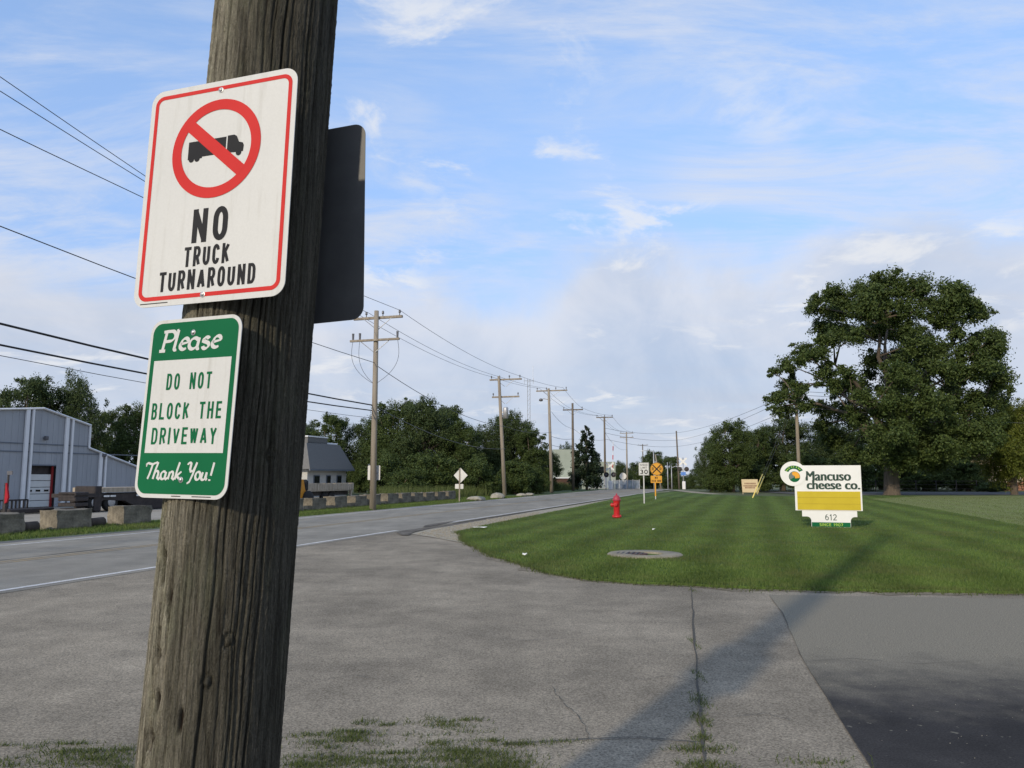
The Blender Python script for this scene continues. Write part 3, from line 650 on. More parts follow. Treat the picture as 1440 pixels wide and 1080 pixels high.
def lawn_points(n, y0, y1, bias):
    Y = y0 + (y1 - y0) * rng.uniform(0, 1, n) ** bias; X = rng.uniform(-0.12, 0.72, n) * Y
    k = inside(LAWN, X, Y)
    ring_c = G(907, 783); k &= ((X - ring_c.x) ** 2 + (Y - ring_c.y) ** 2) > 0.72 ** 2
    return np.stack([X[k], Y[k], np.full(k.sum(), 0.03)], -1)
lb = blades('lawn_grass', lawn_points(520000, 9, 58, 2.3), 0.048, 0.013, M['blade'], rng)
tag(lb, 'short mown green grass blades of the lawn', 'grass')
# ragged fringe along the cut edge
fr = []
for a, b in zip(lp[:-1], lp[1:]):
    for _ in range(int((b - a).length * 260)):
        q = a.lerp(b, rnd.random()); fr.append((q.x + rnd.gauss(0, 0.06), q.y + rnd.gauss(0.03, 0.12) - (0.14 * rnd.random() if math.sin(q.x * 2.3) + math.sin(q.x * 5.1 + q.y) > .6 else 0), 0.0))
tag(blades('lawn_fringe', np.array(fr), 0.075, 0.011, M['weed'], rng, 0.9), 'ragged longer grass along the driveway edge of the lawn', 'grass')
vp = []
for _ in range(60000):
    y = rnd.uniform(14, 60); u = rnd.random(); vp.append((xl(y) - 0.45 - u * 3.0 - (0.5 if y < 26 else 0), y, -0.006))
tag(blades('verge_grass', np.array(vp), 0.09, 0.02, M['blade'], rng), 'green verge grass between the far road edge and the concrete blocks', 'grass')
wp = []
for _ in range(26000):
    y = rnd.uniform(38, 95); u = rnd.random() ** 0.7
    x = xl(y) - 3.6 - u * 5
    if 720 + F * x / y > 534: wp.append((x, y, -0.01))
tag(blades('roadside_weeds', np.array(wp), 0.8, 0.05, M['weed'], rng, 0.4), 'tall pale weeds behind the concrete blocks', 'weeds')
def tuft_points(spec):
    o = []
    for px, py, sx, sy, n in spec:
        c = G(px, py)
        for _ in range(n): o.append((c.x + rnd.gauss(0, sx), c.y + rnd.gauss(0, sy), -0.004))
    return np.array(o)
tf = [(982, 950, .02, .12, 90), (984, 985, .03, .1, 160), (986, 1012, .03, .09, 200), (986, 1036, .03, .05, 160), (985, 1053, .09, .035, 330), (990, 1078, .08, .06, 420), (974, 830, .03, .1, 60), (977, 905, .012, .2, 50),
      (730, 1046, .12, .02, 120), (790, 1042, .1, .015, 70), (690, 1062, .14, .05, 420), (640, 1056, .16, .04, 300), (580, 1068, .2, .03, 340), (470, 1074, .2, .03, 300), (560, 1085, .3, .05, 250), (650, 1082, .18, .05, 420), (700, 1080, .1, .06, 350),
      (140, 1062, .16, .06, 420), (110, 1056, .1, .03, 200), (60, 1074, .2, .03, 160), (600, 1033, .12, .03, 60), (660, 1028, .1, .03, 60), (1150, 1072, .12, .05, 160)]
tf += [(rnd.uniform(400, 730), 1080 - 70 * rnd.random() ** 1.6, rnd.uniform(.03, .1), rnd.uniform(.01, .035), rnd.randint(15, 90)) for _ in range(60)]
tf += [(rnd.uniform(0, 190), 1080 - 35 * rnd.random(), rnd.uniform(.03, .1), rnd.uniform(.01, .03), rnd.randint(15, 70)) for _ in range(22)]
tag(blades('pavement_weeds', tuft_points(tf), 0.024, 0.006, M['weed'], rng, 1.5), 'small grass tufts growing in the driveway cracks and around the pole', 'weeds')
# pebbles on the shoulder
def pebbles(name, polypx, n, r0, r1, m):
    poly = [(G(*q).x, G(*q).y) for q in polypx]; A = np.array(poly)
    X = rng.uniform(A[:, 0].min(), A[:, 0].max(), n * 4); Y = rng.uniform(A[:, 1].min(), A[:, 1].max(), n * 4); k = inside(poly, X, Y); X, Y = X[k][:n], Y[k][:n]
    oct_ = np.array([(1, 0, 0), (0, 1, 0), (-1, 0, 0), (0, -1, 0), (0, 0, 1), (0, 0, -1)], float); F_ = np.array([(0, 1, 4), (1, 2, 4), (2, 3, 4), (3, 0, 4), (1, 0, 5), (2, 1, 5), (3, 2, 5), (0, 3, 5)])
    r = rng.uniform(r0, r1, len(X)); V = oct_[None] * r[:, None, None] * rng.uniform(.6, 1.3, (len(X), 6, 1)); V[:, :, 2] *= .7
    V += np.stack([X, Y, 0.008 + r * .2], -1)[:, None]; Fa = (F_[None] + 6 * np.arange(len(X))[:, None, None]).reshape(-1, 3)
    o = fast_mesh(name, V.reshape(-1, 3), Fa, m, k=3); o['kind'] = 'stuff'; return o
tag(pebbles('loose_gravel', ((585, 751), (640, 739), (700, 728), (760, 720), (745, 732), (690, 745), (660, 763), (610, 756)), 2600, .008, .024, M['gravel']), 'loose pale stones on the gravel shoulder by the road', 'gravel')
tag(pebbles('driveway_grit', ((0, 1080), (0, 860), (700, 780), (1440, 840), (1440, 1080)), 1100, .002, .0055, M['limestone']), 'scattered grit on the driveway asphalt', 'grit')

# ================================================================== NEAR POLE AND SIGNS
PX = lambda z: -0.7311 + 0.0355 * (z - 1.95)
PYY = lambda z: 2.168 + 0.045 * (z - 1.95)
def near_pole():
    zs = np.concatenate([np.linspace(-0.3, 0.7, 25)[:-1], np.linspace(0.7, 3.1, 240)[:-1], np.linspace(3.1, 9.2, 70)])
    n = 520; th = np.linspace(0, 2 * np.pi, n, endpoint=False); T, Zz = np.meshgrid(th, zs)
    pit = np.zeros_like(T)
    r = 0.1714 - 0.004 * np.clip(Zz - 3, 0, 9)
    r = r + 0.004 * np.sin(3 * T + Zz * 0.4) + 0.0025 * np.sin(5 * T - Zz * 0.7 + 1) + 0.0012 * np.sin(40 * T + 3 * np.sin(Zz * 1.3)) * np.sin(Zz * 2 + T * 3)
    g = np.random.default_rng(5)
    for _ in range(190):                                  # long drying checks
        t0 = g.uniform(0, 2 * np.pi); z0 = g.uniform(-0.3, 4.5); ln = g.uniform(0.25, 1.6); d = g.uniform(0.003, 0.013); w = g.uniform(0.007, 0.02)
        tc = t0 + 0.02 * np.sin(Zz * 6 + t0 * 9) + 0.008 * np.sin(Zz * 23 + t0)
        dt = np.abs((T - tc + np.pi) % (2 * np.pi) - np.pi); e = np.clip(1 - np.abs(Zz - z0) / ln, 0, 1) ** 0.5
        r = r - d * e * np.exp(-(dt / w) ** 2)
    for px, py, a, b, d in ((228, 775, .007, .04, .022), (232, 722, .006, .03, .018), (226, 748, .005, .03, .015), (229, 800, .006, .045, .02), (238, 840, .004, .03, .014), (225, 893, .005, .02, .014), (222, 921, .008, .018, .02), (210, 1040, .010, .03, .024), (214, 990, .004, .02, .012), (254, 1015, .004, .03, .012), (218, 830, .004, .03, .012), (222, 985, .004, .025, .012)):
        # gouges on the left side, found by the ray through the pixel
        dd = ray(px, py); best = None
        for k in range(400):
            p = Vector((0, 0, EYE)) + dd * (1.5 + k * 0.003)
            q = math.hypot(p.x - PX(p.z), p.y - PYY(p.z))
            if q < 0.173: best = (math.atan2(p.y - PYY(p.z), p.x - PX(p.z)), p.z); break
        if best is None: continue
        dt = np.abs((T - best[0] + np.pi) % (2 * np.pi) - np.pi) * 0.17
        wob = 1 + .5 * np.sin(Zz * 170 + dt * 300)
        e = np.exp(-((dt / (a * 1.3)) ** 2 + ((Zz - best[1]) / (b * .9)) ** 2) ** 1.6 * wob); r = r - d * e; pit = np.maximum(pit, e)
    for px, py in ((322, 901), (382, 640), (290, 960)):     # knots
        dd = ray(px, py); best = None
        for k in range(400):
            p = Vector((0, 0, EYE)) + dd * (1.5 + k * 0.003)
            if math.hypot(p.x - PX(p.z), p.y - PYY(p.z)) < 0.173: best = (math.atan2(p.y - PYY(p.z), p.x - PX(p.z)), p.z); break
        if best:
            dt = np.abs((T - best[0] + np.pi) % (2 * np.pi) - np.pi) * 0.17; rr = np.hypot(dt, (Zz - best[1]) * 0.8)
            r = r + 0.004 * np.exp(-(rr / .012) ** 2) - 0.009 * np.exp(-((rr - .012) / .004) ** 2)
    r = r + g.normal(0, 0.0006, r.shape)
    r = np.maximum(r, 0.13)
    V = np.stack([PX(Zz) + r * np.cos(T), PYY(Zz) + r * np.sin(T), Zz], -1).reshape(-1, 3)
    R = len(zs); I = np.arange(R * n).reshape(R, n); J = np.roll(I, -1, 1)
    Fq = np.stack([I[:-1], J[:-1], J[1:], I[1:]], -1).reshape(-1, 4)
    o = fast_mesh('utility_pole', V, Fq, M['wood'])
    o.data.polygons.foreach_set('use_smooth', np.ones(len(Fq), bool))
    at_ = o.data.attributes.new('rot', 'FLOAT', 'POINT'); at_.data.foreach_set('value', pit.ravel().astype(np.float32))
    return tag(o, 'thick weathered wooden pole in the foreground carrying the white and green signs', 'pole')
near_pole()
def sign_root(name, c, yaw, roll, pit, label, cat='sign'):
    o = bpy.data.objects.new(name, None); COL.objects.link(o); o.empty_display_size = 0.1
    o.matrix_world = Matrix.Translation(c) @ Matrix.Rotation(yaw, 4, 'Z') @ Matrix.Rotation(-pit, 4, 'X') @ Matrix.Rotation(-roll, 4, 'Y')
    return tag(o, label, cat)
def bolts(root, spots, y=-0.006):
    for x, z in spots:
        b = MB(); b.lathe([(0.0075, 0), (0.0075, 0.0015), (0.0045, 0.002), (0.0045, 0.005), (0.002, 0.006)], 14)
        for v in b.v: v.x, v.y, v.z = v.x + x, y + 0.004 - v.z, v.y + z
        b.build('bolt', M['bolt'], root)
# --- no truck turnaround
S1 = sign_root('prohibition_sign', (-0.769, 1.993, 2.241), -0.312, 0.009, 0.060, 'white red-bordered sign reading NO TRUCK TURNAROUND with a crossed-out truck')
W, Hh = 0.457, 0.610
auto_smooth(MB().plate(rrect(-W/2, -Hh/2, W/2, Hh/2, 0.038, 8), -0.002, 0.0).build('panel', M['sign_white_old'], S1))
mb = MB(); ring_faces(mb, rrect(-W/2+.014, -Hh/2+.016, W/2-.014, Hh/2-.016, .027, 8), rrect(-W/2+.025, -Hh/2+.027, W/2-.025, Hh/2-.027, .017, 8), -0.0026); mb.build('border', M['sign_red'], S1)
# position of artwork measured on the sign face: u 0..1 from left, v 0..1 from top
U = lambda u: (u - 0.5) * W
V_ = lambda v: (0.5 - v) * Hh
cx, cz, ro, ri = U(0.485), V_(0.315), 0.1375, 0.1085
mb = MB(); ring_faces(mb, ellipse(cx, cz, ro, n=72), ellipse(cx, cz, ri, n=72), -0.0032)
d45 = math.radians(-41); bw = 0.0165; rr_ = ri + 0.004
ux, uz = math.cos(d45), math.sin(d45); nx, nz = -uz, ux
mb.add([(cx + ux * s * rr_ + nx * t * bw, -0.0034, cz + uz * s * rr_ + nz * t * bw) for s, t in ((-1, -1), (1, -1), (1, 1), (-1, 1))], [(0, 1, 2, 3)])
mb.build('prohibition_ring', M['sign_red'], S1)
mb = MB()
tx, tz = cx - 0.087, cz - 0.030
mb.flat([(tx, tz + .012), (tx + .118, tz + .012), (tx + .118, tz + .058), (tx, tz + .058)], -0.0026)
mb.flat([(tx + .122, tz + .012), (tx + .150, tz + .010), (tx + .172, tz + .010), (tx + .1735, tz + .026), (tx + .170, tz + .034), (tx + .158, tz + .038), (tx + .150, tz + .055), (tx + .142, tz + .060), (tx + .122, tz + .060)], -0.0026)
for wx, wr in ((.012, .0085), (.030, .0085), (.159, .0085)):
    mb.flat(ellipse(tx + wx, tz + .008, wr, n=16), -0.00265)
mb.flat([(tx, tz + .008), (tx + .045, tz + .008), (tx + .045, tz + .0119), (tx, tz + .0119)], -0.00268)
mb.build('truck_symbol', M['sign_black'], S1)
p = Pen(-0.0027); p.text('NO', U(.487), V_(.735), 0.092, 0.0155, width=0.108, gap=0.018); p.build('lettering', M['sign_black'], S1)
p = Pen(-0.0027); p.text('TRUCK', U(.480), V_(.838), 0.0535, 0.0083, width=0.138, gap=0.0078); p.build('lettering', M['sign_black'], S1)
p = Pen(-0.0027); p.text('TURNAROUND', U(.490), V_(.938), 0.0535, 0.0083, width=0.292, gap=0.0078); p.build('lettering', M['sign_black'], S1)
bolts(S1, [(U(.49), V_(.045)), (U(.475), V_(.965))])
p = Pen(-0.0027); p.stroke([(U(.05), V_(.985)), (U(.24), V_(.985))], .0022); p.build('fine_print', M['sign_black'], S1)
# --- please do not block the driveway
S2 = sign_root('driveway_sign', (-0.811, 1.988, 1.674), -0.415, -0.012, 0.056, 'green and white sign reading Please DO NOT BLOCK THE DRIVEWAY Thank You!')
W2, H2 = 0.305, 0.457
auto_smooth(MB().plate(rrect(-W2/2, -H2/2, W2/2, H2/2, 0.036, 8), -0.002, 0.0).build('panel', M['sign_white_old'], S2))
MB().flat(rrect(-W2/2+.009, -H2/2+.010, W2/2-.009, H2/2-.009, .029, 8), -0.0026).build('green_field', M['sign_green'], S2)
u2 = lambda u: (u - .5) * W2
v2 = lambda v: (.5 - v) * H2
MB().flat([(u2(.075), v2(.755)), (u2(.925), v2(.755)), (u2(.925), v2(.235)), (u2(.075), v2(.235))], -0.0031).build('white_field', M['sign_white_old'], S2)
for t, v, wd in (('DO NOT', .405, .150), ('BLOCK THE', .570, .232), ('DRIVEWAY', .708, .215)):
    p = Pen(-0.0037); p.text(t, u2(.49), v2(v), 0.0425, 0.0062, width=wd, gap=0.0088); p.build('lettering', M['sign_green'], S2)
def penword(root, strokes, x0, z0, s, sz, w, nib, shear, m, y=-0.0032):
    p = Pen(y)
    for st in strokes: p.stroke([(x0 + (a + shear * b) * s, z0 + b * sz) for a, b in st], w, nib)
    return p.build('lettering', m, root)
def glyph_e(x): return [[(x + .04, .28), (x + .36, .36)] + arc(x + .22, .38, .15, .19, 10, 180, 8) + arc(x + .22, .26, .19, .24, 180, 310, 8)]
please = [[(.12, .02), (.12, .98)], [(-.02, .0), (.26, .0)], [(-.02, .96), (.15, .98)], [(.12, .98), (.34, .98)] + arc(.36, .73, .21, .25, 90, -90, 10) + [(.14, .47)],
          [(.66, 1.02), (.66, .12)] + arc(.74, .12, .08, .1, 180, 300, 6), [(.58, .98), (.67, 1.02)]]
please += glyph_e(.88)
please += [arc(1.52, .28, .2, .27, 40, 330, 14), [(1.72, .56), (1.72, .1)] + arc(1.79, .1, .07, .09, 180, 300, 5)]
please += [arc(2.06, .42, .12, .13, 20, 200, 8) + arc(2.1, .14, .13, .15, 80, -170, 10)]
please += glyph_e(2.34)
penword(S2, please, u2(.125), v2(.180), .0735, .052, .0112, (math.radians(35), .38), .16, M['sign_white'])
def loop_h(x): return [(x, 0), (x, .95)]
thank = [[(-.10, .78)] + arc(.02, .80, .12, .12, 190, 60, 6) + [(.3, .86), (.62, .98)], [(.32, .88), (.22, .3), (.14, .02)],
         [(.66, .98), (.56, .5), (.50, .02)], [(.53, .28)] + arc(.68, .32, .12, .16, 150, 0, 6) + [(.78, .1), (.88, .02), (.98, .14)],
         arc(1.14, .24, .16, .22, 50, 340, 12), [(1.30, .44), (1.27, .1), (1.36, .02), (1.46, .12)],
         [(1.54, .44), (1.50, .02)], [(1.52, .26)] + arc(1.66, .3, .11, .15, 150, 0, 6) + [(1.75, .1), (1.85, .02), (1.96, .14)],
         [(2.06, .98), (1.98, .5), (1.94, .02)], [(2.28, .46), (2.0, .22), (2.16, .1), (2.3, .02)],
         # You!
         [(2.62, .84)] + arc(2.72, .86, .1, .1, 180, 20, 6) + [(2.80, .6), (2.86, .48)] + [(3.0, .5), (3.16, .98)], [(3.16, .98), (3.02, .3), (2.9, -.1), (2.76, -.2)],
         arc(3.36, .24, .15, .22, 0, 360, 16), [(3.64, .44), (3.6, .14)] + arc(3.72, .14, .12, .12, 180, 330, 6) + [(3.88, .44)], [(3.88, .44), (3.87, .1), (3.96, .02)],
         [(4.22, .98), (4.16, .26)], [(4.12, .06), (4.13, -.03)]]
penword(S2, thank, u2(.115), v2(.900), .0515, .044, .0072, (math.radians(30), .55), .12, M['sign_white'])
bolts(S2, [(u2(.485), v2(.085)), (u2(.51), v2(.90))])
p = Pen(-0.0027); p.stroke([(u2(.42), v2(.988)), (u2(.52), v2(.988))], .002); p.word(); p.stroke([(u2(.64), v2(.988)), (u2(.84), v2(.988))], .002); p.build('fine_print', M['sign_black'], S2)
# --- sign on the far side of the pole, seen from behind
zc = 2.25; yb = math.radians(-17)
nrm = Vector((math.sin(math.radians(17)), math.cos(math.radians(17)), 0))
cpos = Vector((PX(zc), PYY(zc), zc)) + nrm * 0.181 + Vector((math.cos(yb), math.sin(yb), 0)) * 0.013
S3 = sign_root('back_sign', cpos, yb, 0.0355, 0.045, 'dark back of a sign mounted on the far side of the foreground pole')
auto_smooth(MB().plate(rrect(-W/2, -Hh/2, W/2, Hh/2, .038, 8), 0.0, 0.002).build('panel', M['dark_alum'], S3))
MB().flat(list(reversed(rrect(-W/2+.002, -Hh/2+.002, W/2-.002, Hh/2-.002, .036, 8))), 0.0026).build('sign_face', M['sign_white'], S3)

# ================================================================== UTILITY POLES AND WIRES
def sag_pts(a, b, sag, n=16):
    return [a.lerp(b, i / n) - Vector((0, 0, 4 * sag * (i / n) * (1 - i / n))) for i in range(n + 1)]
def wire(a, b, sag, r, label, group=None, m='wire', name='power_line'):
    return tag(MB().tube(sag_pts(Vector(a), Vector(b), sag), r, 5).build(name, M[m], None, True), label, 'wire', group)
def arm_assembly(root, z, length, ins, braces=True, m='pole_far', side=0.0):
    """crossarm lies along local Y (across the road)"""
    MB().box((0.16, side, z), (0.1, length, 0.12), 0, 0.012).build('crossarm', M[m], root)
    for y in ins:
        mb = MB(); mb.lathe([(0.02, 0), (0.02, .1), (.05, .12), (.06, .16), (.045, .19), (.055, .22), (.03, .26)], 10, (0.16, y + side, z + 0.06)); mb.build('insulator', M['insul'], root, True)
    if braces:
        for s in (-1, 1): MB().tube([(0.12, s * length * 0.28 + side, z - 0.04), (0.12, s * 0.05, z - 0.55)], 0.018, 5).build('brace', M['galv'], root)
def shaft(root, h, r0, r1, lean, m='pole_far'):
    MB().tube([(0, 0, -0.3), (lean[0] * .5, lean[1] * .5, h * .5), (lean[0], lean[1], h)], [r0, (r0 + r1) / 2, r1], 14).build('shaft', M[m], root, True)
poles = {}
def pole(key, base, h, label, r0=0.16, r1=0.11, lean=(0, 0), arms=(), m='pole_far'):
    rt = empty('roadside_utility_pole', base, ROAD_ROT, label, 'utility pole', 'utility poles along the road')
    shaft(rt, h, r0, r1, lean, m)
    for z, ln, ins in arms: arm_assembly(rt, z, ln, ins, m=m)
    poles[key] = rt; return rt
def att(key, x, y, z):
    rt = poles[key]; R = Matrix.Rotation(ROAD_ROT, 3, 'Z'); return Vector(rt.location) + R @ Vector((x, y, z))
def at_y(px, base_py, Y=None): return G(px, base_py) if Y is None else Vector((ray(px, 670).x / ray(px, 670).y * Y, Y, zg(Y)))
p1 = G(524, 717)
r1 = pole('p1', p1, 9.15, 'nearest grey wooden utility pole with two crossarms and hanging jumper loops', 0.15, 0.105, (0, 0), [(8.85, 2.5, (-1.1, -.25, .6, 1.15))])
MB().box((-0.15, 0, 7.75), (0.1, 2.5, 0.1), 0, 0.01).build('crossarm', M['pole_far'], r1)
for y in (-1.15, .75, 1.1):
    MB().tube([(-0.15, y, 7.78), (-0.15, y, 8.1)], [.045, .06], 8).build('cutout_fuse', M['insul'], r1)
    MB().tube([(-0.15 + .1 * t / 12, y * (1 + .55 * (t / 12) - 1.55 * (t / 12) ** 2.2), 7.8 - 2.1 * (t / 12) ** .8) for t in range(13)], 0.009, 5).build('jumper_loop', M['wire'], r1)
for s in (-1, 1): MB().tube([(-0.12, s * .7, 7.7), (-0.12, s * .05, 7.2)], .018, 5).build('brace', M['galv'], r1)
# notice plate on the far side of the pole
pl = empty('pole_notice', p1 + RD * 0.2 + Vector((0, 0, 0)), FACE_ROT, 'small pale sign plate seen from behind on the nearest roadside pole', 'sign')
auto_smooth(MB().plate(rrect(-.38, 1.34, .24, 2.0, .04), -.004, .004).build('panel', M['alum'], pl))
MB().box((0, -.02, 1.66), (.3, .03, .05)).build('bracket', M['galv'], pl)
p2 = G(710, 698)
pole('p2', p2, 9.2, 'leaning grey utility pole with a transformer, second along the left roadside', .16, .11, (0, .5), [(8.95, 2.6, (-1.15, -.3, .5, 1.15)), (7.6, 2.2, (-1, 1))])
MB().lathe([(.0, 5.9), (.2, 5.92), (.2, 6.7), (.16, 6.78), (.06, 6.8)], 14, (.0, -.06, 0)).build('transformer', M['galv'], poles['p2'], True)
MB().box((.0, .1, 6.4), (.06, .3, .1)).build('bracket', M['galv'], poles['p2'])
p3 = G(776, 693)
pole('p3', p3, 9.7, 'third grey utility pole on the left roadside with a lamp below its crossarm', .17, .11, (0, .25), [(9.5, 3.0, (-1.4, -.4, .5, 1.4))])
MB().tube([(0, .05, 8.6), (0, .7, 8.75), (0, 1.0, 8.7)], .04, 6).build('lamp_arm', M['galv'], poles['p3'])
MB().lathe([(.05, 8.5), (.2, 8.55), (.17, 8.72), (.06, 8.78)], 12, (0, 1.0, 0)).build('lamp_head', M['insul'], poles['p3'], True)
p4 = at_y(806, 0, 85); pole('p4', p4, 9.3, 'dark utility pole with one crossarm before the small conifer', .16, .11, (0, 0), [(8.6, 2.2, (-1, 1))], 'pole_dark')
p5 = at_y(851, 0, 103); pole('p5', p5, 9.4, 'dark utility pole with a flat-topped crossarm right of the conifer', .16, .11, (0, 0), [(9.3, 2.2, (-1, 0, 1))], 'pole_dark')
p6 = at_y(882, 0, 150); pole('p6', p6, 11.2, 'distant utility pole with two crossarms beyond the rail crossing', .17, .12, (0, 0), [(11.0, 2.6, (-1.1, 0, 1.1)), (10.2, 2.6, (-1.1, 1.1))], 'pole_far')
p7 = at_y(904.5, 0, 200); pole('p7', p7, 12.2, 'farthest utility pole with a crossarm rising above the speed limit sign', .17, .12, (0, 0), [(12.0, 2.6, (-1.1, 0, 1.1))], 'pole_dark')
pR = at_y(955, 0, 140); rR = empty('utility_pole', pR, ROAD_ROT, 'plain dark utility pole behind the right-hand crossing signal', 'utility pole'); shaft(rR, 10.6, .17, .12, (0, .3), 'pole_dark')
pT = at_y(1124, 0, 66); rT = empty('utility_pole', pT, ROAD_ROT, 'plain wooden utility pole rising behind the cheese company sign', 'utility pole'); shaft(rT, 8.75, .16, .12, (0, 0), 'pole_far')
for i, z in enumerate((8.5, 8.2, 7.2)): MB().lathe([(.02, 0), (.06, .04), (.05, .1)], 8, (0, -.15, z)).build('insulator', M['insul'], rT)
# off-frame pole that carries the wires past the camera
p0 = p1 - RD * 52
pole('p0', p0, 12.6, 'tall utility pole out of frame at the near end of the roadside wires', .2, .13, (0, 0), [(12.3, 2.6, (-1.1, -.25, .6, 1.15))])
def through(px, py, key, loc, extra=52.0):
    """far end of a wire that leaves pole 1 and passes the given pixel on its way to the off-frame pole"""
    a = att(key, *loc); O = Vector((a.x, a.y, 0)); q = on_line(px, O, RD, py)
    t = (q - a).dot(RD) / (-extra) if True else 0
    return q, abs(t)
def near_wire(px, py, loc, r, label, m='wire', sag=0.9):
    a = att('p1', *loc); q, t = through(px, py, 'p1', loc); t = max(min(t, 0.95), 0.05)
    # wire z at parameter t is q.z = a.z + (bz-a.z) t - 4 sag t(1-t)
    bz = (q.z - a.z + 4 * sag * t * (1 - t)) / t + a.z; b = Vector((a.x, a.y, 0)) - RD * 52; b.z = bz
    wire(a, b, sag, r, label, 'wires past the camera', m)
    return bz
zz = []
zz.append(near_wire(0, 108, (.16, 1.15, 9.15), .011, 'topmost thin wire in the upper left sky'))
zz.append(near_wire(0, 128, (.16, .6, 9.15), .011, 'second thin wire from the top in the upper left sky'))
zz.append(near_wire(0, 182, (.16, -1.1, 9.15), .011, 'third thin wire from the top in the upper left sky'))
zz.append(near_wire(0, 318, (-.1, 0, 7.0 - .3), .014, 'sagging wire meeting the middle of the nearest roadside pole'))
zz.append(near_wire(0, 455, (-.1, .1, 4.75), .030, 'upper of two thick black cables low in the left sky'))
zz.append(near_wire(0, 485, (-.1, .1, 4.5), .026, 'lower of two thick black cables low in the left sky'))
zz.append(near_wire(0, 500, (-.1, -.3, 4.1), .009, 'lowest thin wire above the grey metal building', 'wire_grey'))
def span(k1, l1, k2, l2, sag, r, label, m='wire_grey'): wire(att(k1, *l1), att(k2, *l2), sag, r, label, 'wires between the roadside poles', m)
for nm, y in (('right', 1.15), ('middle', .55), ('left', -1.1)):
    span('p1', (.16, y, 9.15), 'p2', (.16, y, 9.2), .35, .011, f'{nm} top wire from the nearest to the second roadside pole')
    span('p2', (.16, y, 9.2), 'p3', (.16, y, 9.75), .12, .012, f'{nm} top wire from the second to the third roadside pole')
    span('p3', (.16, y, 9.75), 'p4', (.16, y * .8, 8.85), .12, .012, f'{nm} top wire from the third to the fourth roadside pole')
    span('p4', (.16, y * .8, 8.85), 'p5', (.16, y * .8, 9.55), .2, .013, f'{nm} top wire from the fourth to the fifth roadside pole')
    span('p5', (.16, y * .8, 9.55), 'p6', (.16, y * .8, 11.25), .5, .015, f'{nm} top wire from the fifth to the sixth roadside pole')
span('p1', (.1, 0, 6.6), 'p2', (.1, 0, 5.3), .55, .016, 'sagging middle wire from the nearest to the second roadside pole')
span('p1', (.1, .1, 4.75), 'p2', (.1, 0, 3.6), .6, .016, 'sagging low cable from the nearest pole across the wood')
span('p2', (.1, 0, 5.3), 'p3', (.1, 0, 5.6), .25, .014, 'middle wire from the second to the third roadside pole')
span('p3', (.1, 0, 7.5), 'p4', (.1, 0, 6.6), .35, .014, 'sagging middle wire from the third to the fourth roadside pole')
span('p3', (.1, 0, 5.2), 'p4', (.1, 0, 5.5), .15, .018, 'upper low cable from the third to the fourth roadside pole')
span('p3', (.1, 0, 4.4), 'p4', (.1, 0, 4.7), .15, .018, 'lower low cable from the third to the fourth roadside pole')
span('p4', (.1, 0, 6.6), 'p5', (.1, 0, 6.4), .5, .014, 'sagging middle wire from the fourth to the fifth roadside pole')
span('p5', (.1, 0, 7.4), 'p6', (.1, 0, 8.0), .9, .016, 'sagging middle wire from the fifth to the sixth roadside pole')
def att2(rt, y, z): return Vector(rt.location) + Matrix.Rotation(ROAD_ROT, 3, 'Z') @ Vector((0, y, z))
for z5, zr, nm in ((7.9, 10.3, 'upper'), (7.3, 9.0, 'middle'), (6.5, 7.9, 'lower')):
    wire(att('p5', .1, 0, z5), att2(rR, 0, zr), .45, .02, f'{nm} wire crossing high over the road beyond the crossing', 'wires over the crossing', 'wire_grey')
    wire(att2(rR, 0, zr), att2(rT, 0, 8.6 if nm == 'upper' else (8.3 if nm == 'middle' else 7.3)), .6, .018, f'{nm} wire from the dark crossing pole to the pole behind the company sign', 'wires over the crossing', 'wire_grey')
for i, (z, nm) in enumerate(((8.55, 'upper'), (8.25, 'middle'), (7.25, 'lower'))):
    b = PY(1760, (566, 574, 606)[i], 62); wire(att2(rT, -.15, z), b, .35, .016, f'{nm} pale wire running right across the big tree', 'wires in front of the big tree', 'wire_grey')
# guy wires with yellow guards
gy = G(1058, 701)
for k, (dx, ln, nm) in enumerate(((0.0, 3.1, 'long yellow guard on the guy wire beside the tan notice board'), (0.32, 2.3, 'shorter yellow guard on the guy wire beside the tan notice board'))):
    a = gy + Vector((dx, 0.5 * k, 0)); top = att2(rT, 0, 8.2 - .5 * k); u = (top - a).normalized()
    g = empty('guy_wire', a, 0, nm, 'guy wire', 'guy wires by the tan board')
    loc = lambda q: q - a
    MB().tube([loc(a), loc(top)], .006, 5).build('cable', M['wire_grey'], g)
    s0 = 0.0 if k == 0 else 0.55
    ua = Vector((.5, 0, .87)) if False else u
    MB().tube([loc(a + u * s0), loc(a + u * (s0 + ln))], .045, 8).build('guard', M['yellow_plastic'], g, True)

